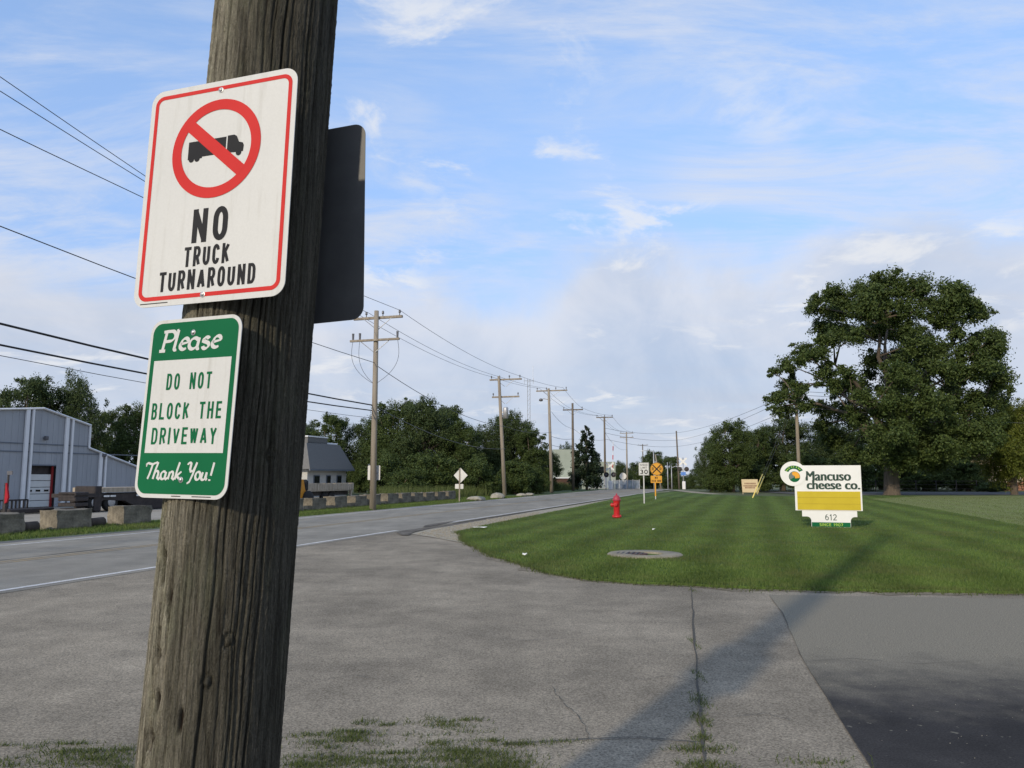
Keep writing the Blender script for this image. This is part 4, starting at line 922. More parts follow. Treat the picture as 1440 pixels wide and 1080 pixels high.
# ================================================================== LEFT SIDE: BUILDINGS, TRAILERS, BLOCKS
FO = Vector((-23.8, 37.0, 0))                       # a point on the metal building's front
def metal_building():
    rt = empty('metal_building', FO, ROAD_ROT, 'blue-grey corrugated metal building with white trim and a big overhead door', 'building')
    def tz(px, py):
        q = on_line(px, FO, RD, py); return (q - FO).dot(RD), q.z
    prof = [tz(-420, 612), tz(-180, 590), tz(60, 574), tz(126, 598)]
    prof[0] = (prof[0][0], prof[3][1] - 0.2)
    tpeak = prof[2][0]
    tstep = prof[3][0]; zlow0 = tz(126, 630)[1]; tend, zlow1 = tz(232, 672)
    zpk = prof[2][1]
    tleft = 2 * tpeak - tstep - 10
    prof = [(tleft, prof[3][1] - 0.6), (tpeak, zpk), (tstep, prof[3][1])]
    def roofz(t):
        if t >= tstep: return zlow0 + (zlow1 - zlow0) * (t - tstep) / (tend - tstep)
        for (a, b), (c, d) in zip(prof[:-1], prof[1:]):
            if a <= t <= c: return b + (d - b) * (t - a) / (c - a)
        return prof[0][1]
    d0, d1 = tz(37, 700)[0], tz(76, 700)[0]; dtop = tz(60, 655)[1]
    # ribbed siding: alternating proud and recessed strips
    mb = MB(); t = tleft; k = 0; st = 0.18
    brk = sorted([tleft + i * st for i in range(int((tend - tleft) / st) + 1)] + [d0, d1, tstep, tend])
    for a, b in zip(brk[:-1], brk[1:]):
        if b - a < 1e-4: continue
        y = 0.0 if (k % 2) else 0.010; k += 1
        zb = dtop if (a >= d0 - 1e-4 and b <= d1 + 1e-4) else 0.0
        m_ = (a + b) / 2; ea, eb = (a + 1e-6, b - 1e-6)
        mb.add([(a, y, zb), (b, y, zb), (b, y, roofz(eb)), (a, y, roofz(ea))], [(3, 2, 1, 0)])
        mb.add([(b, 0.0, 0 if zb == 0 else zb), (b, 0.010, 0 if zb == 0 else zb), (b, 0.010, roofz(eb)), (b, 0.0, roofz(eb))], [(0, 1, 2, 3)])
    # local +Y points away from the road, so flip: front is -Y
    for v in mb.v: v.y = v.y - 0.010
    mb.build('wall', M['siding'], rt)
    # solid body behind the siding
    dp = 18.0
    mb = MB(); pts = [(tleft, 0), (tleft, prof[0][1] - .05), (tpeak, zpk - .05), (tstep - .02, prof[2][1] - .05), (tstep - .02, 0)]
    n = len(pts); mb.add([(a, .75, z) for a, z in pts] + [(a, dp, z) for a, z in pts], [tuple(range(n)), tuple(reversed(range(n, 2 * n)))] + [(i, i + n, (i + 1) % n + n, (i + 1) % n) for i in range(n)])
    pts = [(tstep, 0), (tstep, zlow0 - .05), (tend, zlow1 - .05), (tend, 0)]; n = 4
    mb.add([(a, .75, z) for a, z in pts] + [(a, dp, z) for a, z in pts], [tuple(range(n)), tuple(reversed(range(n, 2 * n)))] + [(i, i + n, (i + 1) % n + n, (i + 1) % n) for i in range(n)])
    mb.build('body', M['siding'], rt)
    # roof sheets with white edge
    mb = MB()
    for (a, za), (b, zb) in ((prof[0], prof[1]), (prof[1], prof[2]), ((tstep, zlow0), (tend, zlow1))):
        mb.add([(a, -.08, za + .02), (b, -.08, zb + .02), (b, dp, zb + .02), (a, dp, za + .02), (a, -.08, za - .06), (b, -.08, zb - .06), (b, dp, zb - .06), (a, dp, za - .06)], [(0, 1, 2, 3), (7, 6, 5, 4), (0, 4, 5, 1), (1, 5, 6, 2), (2, 6, 7, 3), (3, 7, 4, 0)])
    rf = mb.build('roof', M['roof_metal'], rt)
    for (a, za), (b, zb) in ((prof[0], prof[1]), (prof[1], prof[2]), ((tstep, zlow0), (tend, zlow1))):
        MB().tube([(a, -.11, za - .01), (b, -.11, zb - .01)], .05, 4).build('fascia', M['trim_white'], rf)
    # vertical downpipes and corner trims
    for px in (30, 38, 87, 95, 137.5, 144.5):
        t = tz(px, 690)[0]; w = .2 if px in (30, 87, 137.5) else .11
        MB().box((t, -.08, roofz(t) / 2), (w, .09, roofz(t) - .08)).build('trim', M['trim_white'], rt)
    MB().box((tstep, -.06, (zlow0 + prof[2][1]) / 2), (.1, .06, prof[2][1] - zlow0)).build('trim', M['trim_white'], rt)
    for py in (622, 634):
        a, z = tz(0, py); MB().box(((tleft + tend - .3) / 2 if py > 630 else (tleft + tstep) / 2, -.034, z), ((tend - tleft - .6) if py > 630 else (tstep - tleft), .012, .05)).build('girt_line', M['siding_band'], rt)
    # overhead door, recessed
    dr = MB().box(((d0 + d1) / 2,   .30, dtop / 2), (d1 - d0, .03, dtop)).build('door_opening', M['black_steel'], rt)
    nP = 5; ph = dtop * .8 / nP
    for i in range(nP):
        pn = MB().box(((d0 + d1) / 2, .22, ph * (i + .5)), (d1 - d0 - .1, .05, ph - .025), 0, .01).build('door_panel', M['door_white'], rt)
        if i == 2:
            for f_ in (.2, .5, .8): MB().box((d0 + (d1 - d0) * f_, .19, ph * (i + .5)), ((d1 - d0) * .16, .03, .09)).build('pane', M['glass'], pn)
    MB().box((d0 + .03, .1, dtop / 2), (.06, .24, dtop)).build('door_jamb', M['siding_band'], rt)
    MB().box((d1 - .05, .17, dtop / 2), (.1, .08, dtop)).build('door_jamb', M['door_red'], rt)
    MB().box(((d0 + d1) / 2, .1, dtop + .03), (d1 - d0, .24, .06)).build('door_lintel', M['siding_band'], rt)
    t, z = tz(62, 616); MB().box((t, -.14, z), (.16, .2, .2), 0, .03).build('wall_lamp', M['insul'], rt)
    t, z = tz(143, 640); MB().box((t, -.17, z), (.2, .2, .16), 0, .03).build('wall_lamp', M['insul'], rt)
metal_building()
# mansard building
def mansard():
    c = PY(431.5, 690, 58); c.z = 0
    rt = empty('mansard_building', c, ROAD_ROT, 'low building with a steep grey shingled mansard roof behind the wooden trailer', 'building')
    L_ = on_line(486, c, RD); ln = (L_ - c).dot(RD); top = on_line(431.5, c, RD, 622).z; eave = on_line(431.5, c, RD, 659.5).z
    dp = 9.0; o = .5; i_ = .35
    MB().box((ln / 2, dp / 2, eave / 2 + .1), (ln, dp, eave + .2)).build('wall', M['stucco'], rt)
    mb = MB(); b = [(-o, -o), (ln + o, -o), (ln + o, dp + o), (-o, dp + o)]; t = [(i_, i_), (ln - i_ * 1.4, i_), (ln - i_ * 1.4, dp - i_), (i_, dp - i_)]
    mb.add([(x, y, eave) for x, y in b] + [(x, y, top) for x, y in t], [(3, 2, 1, 0), (4, 5, 6, 7)] + [(k, (k + 1) % 4, (k + 1) % 4 + 4, k + 4) for k in range(4)])
    rf = mb.build('roof', M['shingle'], rt)
    MB().box((ln / 2 + .1, dp / 2, top + .06), (ln - 1.3, dp - 1.0, .14), 0, .03).build('roof_cap', M['trim_white'], rf)
    MB().box((ln * .38, 1.3, top + .2), (ln * .5, 1.6, .5), 0, .03).build('roof_hatch', M['shingle'], rf)
    MB().box((ln * .38, 1.3, top + .5), (ln * .52, 1.7, .1), 0, .02).build('hatch_cap', M['trim_white'], rf)
    MB().box((ln / 2, -o + .03, eave - .06), (ln + 2 * o, .1, .1)).build('fascia', M['siding_band'], rt)
    for f_, w in ((.22, .7), (.52, .5), (.8, .6)):
        wd = MB().box((ln * f_, -.02, eave - .8), (w + .14, .06, .72)).build('window', M['siding_band'], rt)
        MB().box((ln * f_, -.05, eave - .8), (w, .04, .58)).build('pane', M['glass'], wd)
mansard()
def wood_trailer():
    c = PY(429, 690, 44); c.z = 0
    rt = empty('plank_sided_trailer', c, ROAD_ROT, 'low trailer with weathered vertical plank sides before the mansard building', 'trailer')
    e = on_line(497, c, RD); ln = (e - c).dot(RD); zt = on_line(429, c, RD, 680.5).z; zb = zt - .36
    MB().box((ln / 2, 1.1, zb - .02), (ln - .1, 2.2, .1)).build('deck', M['plank'], rt)
    n = 22
    for k in range(n):
        x = (k + .5) * ln / n; h = rnd.uniform(-.025, .02)
        MB().box((x, rnd.uniform(-.012, .012), (zt + zb) / 2 + h), (ln / n - .025, .04, zt - zb), 0, .006).build('plank', M['plank'], rt)
    for k in range(6): MB().box((ln, .2 + k * .36, (zt + zb) / 2), (.04, .32, zt - zb)).build('plank', M['plank'], rt)
    MB().box((ln / 2, .06, zt + .015), (ln, .09, .03)).build('top_rail', M['plank'], rt)
    for y in (.35, 1.85): MB().box((ln / 2, y, zb - .2), (ln - .3, .12, .26)).build('frame_beam', M['black_steel'], rt)
    for x in (ln * .45, ln * .6):
        for y in (.3, 1.9):
            w = MB(); w.lathe([(.1, -.1), (.3, -.1), (.33, -.06), (.33, .06), (.3, .1), (.1, .1)], 18)
            for v in w.v: v.x, v.y, v.z = x + v.x, y + v.z, .33 + v.y
            w.build('wheel', M['tyre'], rt, True)
    MB().box((ln - .15, .12, zb / 2 - .05), (.14, .14, zb)).build('support_leg', M['plank'], rt)
    MB().box((ln - .15, 2.0, zb / 2 - .05), (.14, .14, zb)).build('support_leg', M['plank'], rt)
wood_trailer()
def orange_machine():
    c = PY(433, 690, 39.6); c.z = 0.0
    rt = empty('orange_machine', c, ROAD_ROT, 'orange machine with a dark wheel half hidden behind the foreground pole', 'machine')
    MB().plate([(-1.6, .45), (.5, .45), (.55, .75), (.1, .8), (-.1, 1.35), (-1.6, 1.4)], .2, 1.4).build('body', M['machine'], rt)
    MB().box((.42, .8, 1.05), (.4, 1.0, .6), 0, .1).build('seat', M['tyre'], rt)
    for x in (-1.2, .25):
        w = MB(); w.lathe([(.1, -.14), (.36, -.14), (.4, -.08), (.4, .08), (.36, .14), (.1, .14)], 18)
        for v in w.v: v.x, v.y, v.z = x + v.x, .15 + v.z, .4 + v.y
        w.build('wheel', M['tyre'], rt, True)
orange_machine()
def lowboy():
    c = PY(104, 700, 33.0); c.z = 0
    rt = empty('flatbed_trailer', c, ROAD_ROT, 'long dark flatbed trailer with a gooseneck parked before the metal building', 'trailer')
    T_ = lambda px, py: ((on_line(px, c, RD, py) - c).dot(RD), on_line(px, c, RD, py).z)
    x0, z0 = T_(105, 694.5); x1, _ = T_(139, 690); x2, z2 = T_(215, 688); z3 = T_(140, 686)[1]
    xe = x2 + 4.5
    MB().box(((x0 + x1) / 2, 0.6, z0 - .08), (x1 - x0, 1.2, .16)).build('rear_deck', M['black_steel'], rt)
    MB().box(((x1 + xe) / 2 + .1, 0.8, z3 - .1), (xe - x1 - .2, 1.6, .2)).build('deck', M['plank'], rt)
    MB().plate([(x1, z3 - .26), (x1, z0 - .5), (x1 + .4, z0 - .3), (x1 + 1.6, z0 - .35), (x1 + 2.6, z0 - .75), (xe, z0 - .8), (xe, z3 - .26)], .1, .35).build('frame_beam', M['black_steel'], rt)
    MB().plate([(x1, z3 - .26), (x1, z0 - .5), (x1 + .4, z0 - .3), (x1 + 1.6, z0 - .35), (x1 + 2.6, z0 - .75), (xe, z0 - .8), (xe, z3 - .26)], 1.3, 1.5).build('frame_beam', M['black_steel'], rt)
    MB().box((x1 + .05, 0.6, (z3 + .1) / 2), (.4, 1.1, z3 + .05), 0, .03).build('gooseneck', M['black_steel'], rt)
    for k in range(4): MB().box((x0 + .35, .4, .12 + k * .22), (.7, .9, .15), 0, .02).build('stacked_beam', M['black_steel'], rt)
    for x in (x0 + 1.25, x0 + 2.15):
        w = MB(); w.lathe([(.1, -.12), (.36, -.12), (.4, -.08), (.4, .08), (.36, .12), (.1, .12)], 18)
        for v in w.v: v.x, v.y, v.z = x + v.x, .25 + v.z, .4 + v.y
        q = w.build('wheel', M['tyre'], rt, True)
        h = MB(); h.lathe([(.03, -.14), (.2, -.135), (.22, -.12)], 14)
        for v in h.v: v.x, v.y, v.z = x + v.x, .25 + v.z, .4 + v.y
        h.build('rim', M['galv'], q, True)
    MB().box((x1 + 3.2, .2, .4), (.14, .14, .9)).build('landing_leg', M['black_steel'], rt)
    for x in (x0 + 1.7, x0 + 3.6, x1 + .8, x1 + 3.0): MB().box((x, -.015, z0 - .06 if x < x1 else z3 - .36), (.3, .02, .07)).build('reflector', M['litter'], rt)
lowboy()
def rack():
    c = PY(-12, 700, 31.5); c.z = 0
    rt = empty('steel_rack', c, ROAD_ROT, 'low black steel rack frame standing on the gravel lot before the overhead door', 'rack')
    e = (on_line(40, c, RD) - c).dot(RD); h = on_line(30, c, RD, 703).z
    for z in (.12, h): MB().box((e / 2, 0, z), (e, .06, .06)).build('rail', M['black_steel'], rt)
    for k in range(10): MB().box((e * k / 9, 0, h / 2), (.05, .05, h)).build('post', M['black_steel'], rt)
    MB().box((e / 2 + .6, -.3, .12), (e * 1.3, .5, .2), 0, .04).build('base_beam', M['black_steel'], rt)
rack()
def flag_post():
    c = G(12, 728); c = Vector((ray(12, 670).x / ray(12, 670).y * 25.4, 25.4, 0))
    rt = empty('flagged_post', c, FACE_ROT, 'thin post with a small dark panel and a limp red flag by the leftmost block', 'post')
    hz = lambda py: PY(12, py, 25.4).z
    MB().tube([(0, 0, 0), (0, 0, hz(664))], .03, 8).build('post', M['black_steel'], rt)
    MB().tube([(-.03, -.02, hz(722)), (-.03, -.02, hz(679))], .06, 8).build('sleeve', M['black_steel'], rt)
    MB().box((.08, -.03, hz(665)), (.22, .02, .12)).build('panel', M['insul'], rt)
    m_ = MB(); a, b = hz(679), hz(708)
    pts = [(0.02, a), (.05, a - .02), (.1, (a + b) / 2 + .1), (.15, (a + b) / 2 - .12), (.1, b + .04), (.02, b)]
    m_.plate(pts, -.1, -.04); m_.build('flag', M['red_cloth'], rt)
flag_post()
# concrete blocks
BO = Vector((-12.74, 22.55, 0))                         # road-side near corner of the block line
def block_mesh(seed):
    g = random.Random(seed); bm = bmesh.new(); bmesh.ops.create_cube(bm, size=1)
    bmesh.ops.subdivide_edges(bm, edges=bm.edges[:], cuts=3, use_grid_fill=True)
    for v in bm.verts:
        v.co = Vector((v.co.x * 1.22 + .61, v.co.y * .6 + .3, v.co.z * .6 + .28))
        e = sum(1 for a, b in ((v.co.x, (0, 1.22)), (v.co.y, (0, .6)), (v.co.z, (-.02, .58))) if min(abs(a - b[0]), abs(a - b[1])) < .01)
        k = .006 if e < 2 else .022
        v.co += Vector((g.uniform(-k, k), g.uniform(-k, k), g.uniform(-k, k)))
    me = bpy.data.meshes.new('concrete_block'); bm.to_mesh(me); bm.free(); me.materials.append(M['concrete']); return me
bms = [block_mesh(s) for s in range(4)]
ORD = ['first', 'second', 'third', 'fourth', 'fifth', 'sixth', 'seventh', 'eighth', 'ninth', 'tenth', 'eleventh', 'twelfth', 'thirteenth', 'fourteenth', 'fifteenth', 'sixteenth']
corners = [-22, 83, 176, 255, 330, 405, 440, 471.5, 500, 521, 546, 566, 583, 600, 616, 631]
for k, px in enumerate(corners):
    if px in (255, 330): continue                        # behind the foreground pole
    q = on_line(px, BO, RD); q.z = rnd.uniform(-.05, .0)
    o = bpy.data.objects.new('concrete_block', bms[k % 4]); COL.objects.link(o); o.location = q; o.rotation_euler = (0, 0, ROAD_ROT + rnd.uniform(-.03, .03))
    idx = [c for c in corners if c not in (255, 330)].index(px)
    tag(o, f'grey concrete barrier block, {ORD[idx]} from the left in the row beyond the road', 'concrete block', 'concrete blocks along the verge')
for a, b, nm in ((33, 66, 'dark timber lying between the two leftmost concrete blocks'), (133, 158, 'dark timber lying between the second and third concrete blocks from the left')):
    A = on_line(a, BO, RD); B = on_line(b, BO, RD); A.z = B.z = .13; off = Vector((-RN.x, -RN.y, 0)) * .3
    tag(MB().tube([A + off, (A + B) / 2 + off, B + off], [.15, .14, .15], 10).build('timber', M['timber'], None, True), nm, 'timber')
def rock(px, py, s, seed, label, squash=.6):
    g = random.Random(seed); bm = bmesh.new(); bmesh.ops.create_icosphere(bm, subdivisions=3, radius=1)
    ax = [Vector((g.uniform(-1, 1), g.uniform(-1, 1), g.uniform(-1, 1))).normalized() for _ in range(9)]
    for v in bm.verts:
        d = 1 + sum(.12 * max(0, v.co.dot(a)) - (.1 if v.co.dot(a) > .75 else 0) for a in ax); v.co = Vector((v.co.x * s * d * 1.25, v.co.y * s * d, v.co.z * s * d * squash + s * .3))
    me = bpy.data.meshes.new('rock'); bm.to_mesh(me); bm.free(); me.materials.append(M['limestone'])
    o = bpy.data.objects.new('rock', me); COL.objects.link(o); o.location = G(px, py); o.rotation_euler.z = g.uniform(0, 6); return tag(o, label, 'rock', 'rocks along the road edge')
rock(700, 701, .42, 1, 'large pale boulder at the base of the second roadside pole')
rock(670, 704, .4, 2, 'low dark rock right of the diamond sign', .35)
rock(733, 698, .3, 3, 'low pale rock between the second and third roadside poles', .4)
rock(745, 697, .28, 4, 'small pale rock just left of the third roadside pole', .4)

# ================================================================== SIGNS ALONG THE ROAD
def post_sign(name, px, py, label, cat='sign'):
    b = G(px, py); rt = empty(name, b, FACE_ROT, label, cat); rt['scale_m'] = 0; del rt['scale_m']
    return rt, (b - Vector((0, 0, EYE))).length / F * (F / math.hypot(F, 130))
def localpx(rt, px, py):
    O = Vector(rt.location); q = on_line(px, O, RN, py); return ((q - O).dot(RN), q.z)
rt, s = post_sign('diamond_sign', 646, 706, 'diamond warning sign seen from behind with a small plate below')
(x, z) = localpx(rt, 647.5, 668.5)
R_ = .44
auto_smooth(MB().plate([(x, z - R_), (x + R_, z), (x, z + R_), (x - R_, z)], .03, .036).build('panel', M['alum'], rt))
x2, z2 = localpx(rt, 645.5, 684); MB().plate(rrect(x2 - .26, z2 - .14, x2 + .26, z2 + .14, .03), .03, .036).build('lower_plate', M['alum'], rt)
MB().box((0, 0, (z + R_) / 2 - .1), (.07, .05, z + R_ + .15)).build('post', M['pole_far'], rt)
# speed limit
rt, s = post_sign('speed_limit_sign', 906, 709, 'white SPEED LIMIT 30 sign on a pale post in the lawn')
xa, za = localpx(rt, 898, 650.5); xb, zb = localpx(rt, 913, 668.5)
auto_smooth(MB().plate(rrect(xa, zb, xb, za, .03), -.034, -.03).build('panel', M['sign_white'], rt))
mb = MB(); ring_faces(mb, rrect(xa + .012, zb + .012, xb - .012, za - .012, .025), rrect(xa + .026, zb + .026, xb - .026, za - .026, .02), -.035); mb.build('border', M['sign_black'], rt)
mx = (xa + xb) / 2; hh = za - zb
p = Pen(-.0352); p.text('SPEED', mx, zb + hh * .73, hh * .15, .016, width=.40, gap=.022); p.text('LIMIT', mx, zb + hh * .52, hh * .15, .016, width=.34, gap=.022); p.text('30', mx, zb + hh * .1, hh * .35, .05, width=.42, gap=.05); p.build('lettering', M['sign_black'], rt)
MB().box((0, 0, za / 2 - .1), (.06, .05, za + .1)).build('post', M['galv'], rt)
# rail crossing advance warning
rt, s = post_sign('rail_warning_sign', 922, 703, 'round amber rail crossing warning sign with a plate below on a post')
xc_, zc_ = localpx(rt, 923.5, 659.5); r_ = abs(localpx(rt, 932.6, 659.5)[0] - xc_)
auto_smooth(MB().plate(ellipse(xc_, zc_, r_, n=40), -.034, -.03).build('panel', M['sign_yellow'], rt))
p = Pen(-.0345)
for a in (45, 135): p.word(); p.stroke([(xc_ + math.cos(math.radians(a)) * r_ * .88 * s_, zc_ + math.sin(math.radians(a)) * r_ * .88 * s_) for s_ in (-1, 1)], .075)
p.word(); p.stroke(ellipse(xc_, zc_, r_ * .95, n=40) + [(xc_ + r_ * .95, zc_)], .02)
p.text('R', xc_ - r_ * .6, zc_ - .1, .2, .035, width=.13); p.text('R', xc_ + r_ * .6, zc_ - .1, .2, .035, width=.13); p.build('lettering', M['sign_black'], rt)
xa, za = localpx(rt, 915, 668); xb, zb = localpx(rt, 931, 679); zt_ = min(za, zc_ - r_ - .02)
MB().plate(rrect(xa, zb, xb, zt_, .03), -.034, -.03).build('lower_plate', M['sign_yellow'], rt)
p = Pen(-.0345); hh = zt_ - zb; p.text('NO', (xa + xb) / 2, zb + hh * .56, hh * .3, .028, width=.18, gap=.03); p.text('TRAIN HORN', (xa + xb) / 2, zb + hh * .12, hh * .3, .022, width=(xb - xa) * .86, gap=.02); p.build('lettering', M['sign_black'], rt)
MB().box((0, 0, zb * .62), (.08, .06, zb * .8)).build('post', M['sign_yellow'], rt)
MB().box((0, 0, zc_ / 2 - .1), (.055, .05, zc_ + .1)).build('inner_post', M['galv'], rt)
# hydrant
hb = G(867.5, 730)
hy = empty('fire_hydrant', hb, FACE_ROT, 'red fire hydrant standing on the lawn near the road', 'hydrant')
hy.scale = (1.08, 1.08, 1.08)
auto_smooth(MB().lathe([(.09, -.1), (.09, .06), (.15, .06), (.155, .075), (.155, .1), (.145, .115), (.1, .12), (.1, .5), (.112, .52), (.112, .58), (.118, .6)], 28).build('barrel', M['hyd_red'], hy))
auto_smooth(MB().lathe([(.125, .6), (.145, .605), (.145, .635), (.12, .65), (.11, .7), (.085, .745), (.045, .775), (.025, .78), (.025, .83), (.012, .835)], 28).build('bonnet', M['hyd_dark'], hy))
def nozzle(d, r, ln, z):
    d = Vector(d).normalized(); c = Vector((0, 0, z))
    return auto_smooth(MB().tube([c + d * .08, c + d * (.1 + ln * .4), c + d * (.1 + ln * .4), c + d * (.1 + ln), c + d * (.1 + ln), c + d * (.13 + ln)], [r * .8, r * .8, r, r, r * .35, r * .3], 18).build('nozzle_cap', M['hyd_red'], hy))
nozzle((-1, -.1, 0), .07, .08, .46); nozzle((-.1, -1, 0), .058, .07, .48); nozzle((.1, 1, 0), .058, .07, .48)
for k in range(8):
    a = k * math.pi / 4; MB().lathe([(.014, .11), (.014, .135), (.006, .14)], 6, (.128 * math.cos(a), .128 * math.sin(a), 0)).build('flange_bolt', M['hyd_red'], hy)
# manhole ring
mc = G(907, 783.5)
mh = empty('drain_inlet', mc, FACE_ROT, 'round concrete drain collar with a rusty slotted grate sunk in the lawn', 'drain')
auto_smooth(MB().lathe([(.70, -.05), (.70, .055), (.67, .075), (.34, .07), (.33, .03)], 40).build('collar', mat('drain_concrete', [(0.18, 0.16, 0.115), (0.29, 0.26, 0.19)], 3, 0.95, 0.5, 20, fine=(30, .2)), mh))
for v in (0,):
    g = MB().lathe([(.33, .03), (.33, .052), (.0, .05)], 32).build('grate', M['rust'], mh)
    for k in range(6): MB().box((-.22 + k * .088, 0, .056), (.035, .46 - abs(k - 2.5) * .06, .012)).build('slot', M['black_steel'], g)
mh.children[1].location = (-.28, 0, .012)
# litter
for k, (px, py, label) in enumerate(((674, 746, 'white paper scrap on the grass at the lawn corner'), (738, 786, 'small white scrap near the lawn edge below the corner'), (919, 749, 'tiny white scrap on the lawn above the drain'))):
    c = G(px, py); c.z = .07; s_ = (.2, .06, .04)[k]; g = random.Random(k)
    v = [Vector((math.cos(a) * s_ * g.uniform(.6, 1.2), math.sin(a) * s_ * .6, g.uniform(0, .04))) for a in [i * math.pi / 4 for i in range(8)]]
    m_ = MB(); m_.add(v + [q + Vector((0, 0, .008)) for q in v], [tuple(range(8)), tuple(reversed(range(8, 16)))] + [(i, (i + 1) % 8, (i + 1) % 8 + 8, i + 8) for i in range(8)])
    o = m_.build('paper_litter', M['litter']); o.location = c; tag(o, label, 'litter')
# company sign
def company_sign():
    b = G(1168, 743); Y0 = b.y
    rt = empty('company_sign', b, FACE_ROT, 'white and yellow board reading Mancuso cheese co. with the number 612 on the lawn', 'sign')
    X = lambda px: (on_line(px, b, RN, 700) - b).dot(RN)
    Z = lambda py: PY(1168, py, Y0).z
    T0, T1 = -.07, .07
    bl, br, bt, bb = X(1118), X(1212), Z(654.5), Z(718)
    auto_smooth(MB().plate([(bl, bb), (br, bb), (br, bt), (bl, bt)], T0, T1).build('board', M['board_white'], rt))
    cx, cz, cr = X(1116.5), Z(666), abs(X(1134.8) - X(1116.5))
    auto_smooth(MB().plate(ellipse(cx, cz, cr, n=48), T0 - .012, T1 - .01).build('round_emblem', M['board_white'], rt))
    em = rt.children[-1]
    y = T0 - .0135
    # green banner arc, emblem disc
    o_, i_ = cr * .80, cr * .42
    A = [(cx + .02 + o_ * math.cos(math.radians(t)), cz - .03 + o_ * .93 * math.sin(math.radians(t))) for t in range(28, 163, 9)]
    B = [(cx + .02 + i_ * 1.12 * math.cos(math.radians(t)), cz - .03 + i_ * 1.12 * math.sin(math.radians(t))) for t in range(28, 163, 9)]
    m_ = MB(); n = len(A); m_.add([(a, y, c) for a, c in A] + [(a, y, c) for a, c in B], [(k, k + 1, k + 1 + n, k + n) for k in range(n - 1)]); m_.build('banner', M['sign_green'], em)
    m_ = Pen(y - .002)
    for k, t in enumerate((150, 138, 124, 104, 90, 70, 54, 42)):
        a = math.radians(t); r0, r1 = cr * .58, cr * .70
        m_.stroke([(cx + .02 + r0 * math.cos(a), cz - .03 + r0 * math.sin(a)), (cx + .02 + r1 * math.cos(a), cz - .03 + r1 * math.sin(a))], .026)
    m_.build('banner_marks', M['lime_ink'], em)
    dx, dz, dr = cx + .035, cz - .09, cr * .44
    MB().flat(ellipse(dx, dz, dr, n=36), y).build('emblem_disc', M['sign_green'], em)
    MB().flat([(dx, dz - .01)] + ellipse(dx, dz, dr * .94, n=14, a0=110, a1=215), y - .002).build('emblem_shade', M['grey_ink'], em)
    MB().flat([(dx - dr * .35, dz + dr * .35)] + ellipse(dx + .01, dz + .01, dr * .86, n=14, a0=125, a1=-20)[::1] + [(dx + dr * .1, dz - dr * .3), (dx + dr * .05, dz + dr * .1)], y - .003).build('emblem_crest', M['orange_ink'], em)
    # panels
    MB().plate([(X(1121), Z(717)), (X(1209.6), Z(717)), (X(1209.6), Z(691)), (X(1121), Z(691))], T0 - .012, T0 + .01).build('yellow_panel', M['board_yellow'], rt)
    for py_ in (699.5, 708.5): MB().box(((X(1121) + X(1209.6)) / 2, T0 - .013, Z(py_)), (X(1209.4) - X(1121.2), .006, .012)).build('letter_track', mat('letter_track_yellow', [(0.4, 0.3, 0.01)], 3, .5), rt)
    font_text('Mancuso', 'lettering', M['dark_green_ink'], rt, X(1134.5), Z(676), X(1197), Z(662.5), T0 - .004, .016)
    font_text('cheese co.', 'lettering', M['dark_green_ink'], rt, X(1135.5), Z(688), X(1209.3), Z(675.3), T0 - .0075, .016)
    # pedestal with scooped corners
    pl, pr, pt, pm, pb = X(1127), X(1204), Z(718.2), Z(726.5), Z(743)
    ql, qr = X(1139.5), X(1194.5); sc_ = .12
    out = [(ql, -.2), (qr, -.2), (qr, pm - sc_)] + [(qr + sc_ - sc_ * math.cos(math.radians(t)), pm - sc_ + sc_ * math.sin(math.radians(t))) for t in (15, 30, 45, 60, 75, 90)] + [(pr, pm), (pr, pt), (pl, pt), (pl, pm), (ql - sc_, pm)] + [(ql - sc_ + sc_ * math.sin(math.radians(t)), pm - sc_ + sc_ * math.cos(math.radians(t))) for t in (15, 30, 45, 60, 75, 90)]
    MB().plate(out, T0 + .01, T1 - .01).build('pedestal', M['board_white'], rt)
    MB().flat([(ql + .008, Z(741)), (qr - .008, Z(741)), (qr - .008, Z(734.5)), (ql + .008, Z(734.5))], T0 + .006).build('green_band', M['sign_green'], rt)
    p = Pen(T0 + .006); p.text('612', X(1167), Z(731.5), Z(723) - Z(731.5), .02, width=X(1174.5) - X(1158.5), gap=.035); p.build('lettering', M['dark_green_ink'], rt)
    p = Pen(T0 + .0035); p.text('SINCE 1907', X(1167), Z(739.8), Z(735.6) - Z(739.8), .015, width=X(1184) - X(1151), gap=.016); p.build('lettering', M['lime_ink'], rt)
company_sign()
# tan notice board
rt, s = post_sign('notice_board', 1055, 694.5, 'tan notice board with brown lettering at the far edge of the lawn')
xa, za = localpx(rt, 1042.5, 674); xb, zb = localpx(rt, 1067, 692.5)
MB().plate([(xa, za), (xa + .06, zb), (xb, zb), (xb - .06, za)][::-1], -.05, .05).build('panel', M['tan_board'], rt)
p = Pen(-.052)
for z_, a, b in ((.68, .18, .8), (.5, .12, .88), (.36, .2, .78)):
    k = a
    while k < b: p.stroke([(xa + (xb - xa) * k, zb + (za - zb) * z_), (xa + (xb - xa) * (k + .05), zb + (za - zb) * z_)], .13); k += .075
p.build('lettering', M['brown_ink'], rt)
for x in (xa + .1, xb - .1): MB().box((x, .08, zb / 2), (.08, .08, zb + .2)).build('post', M['plank'], rt)

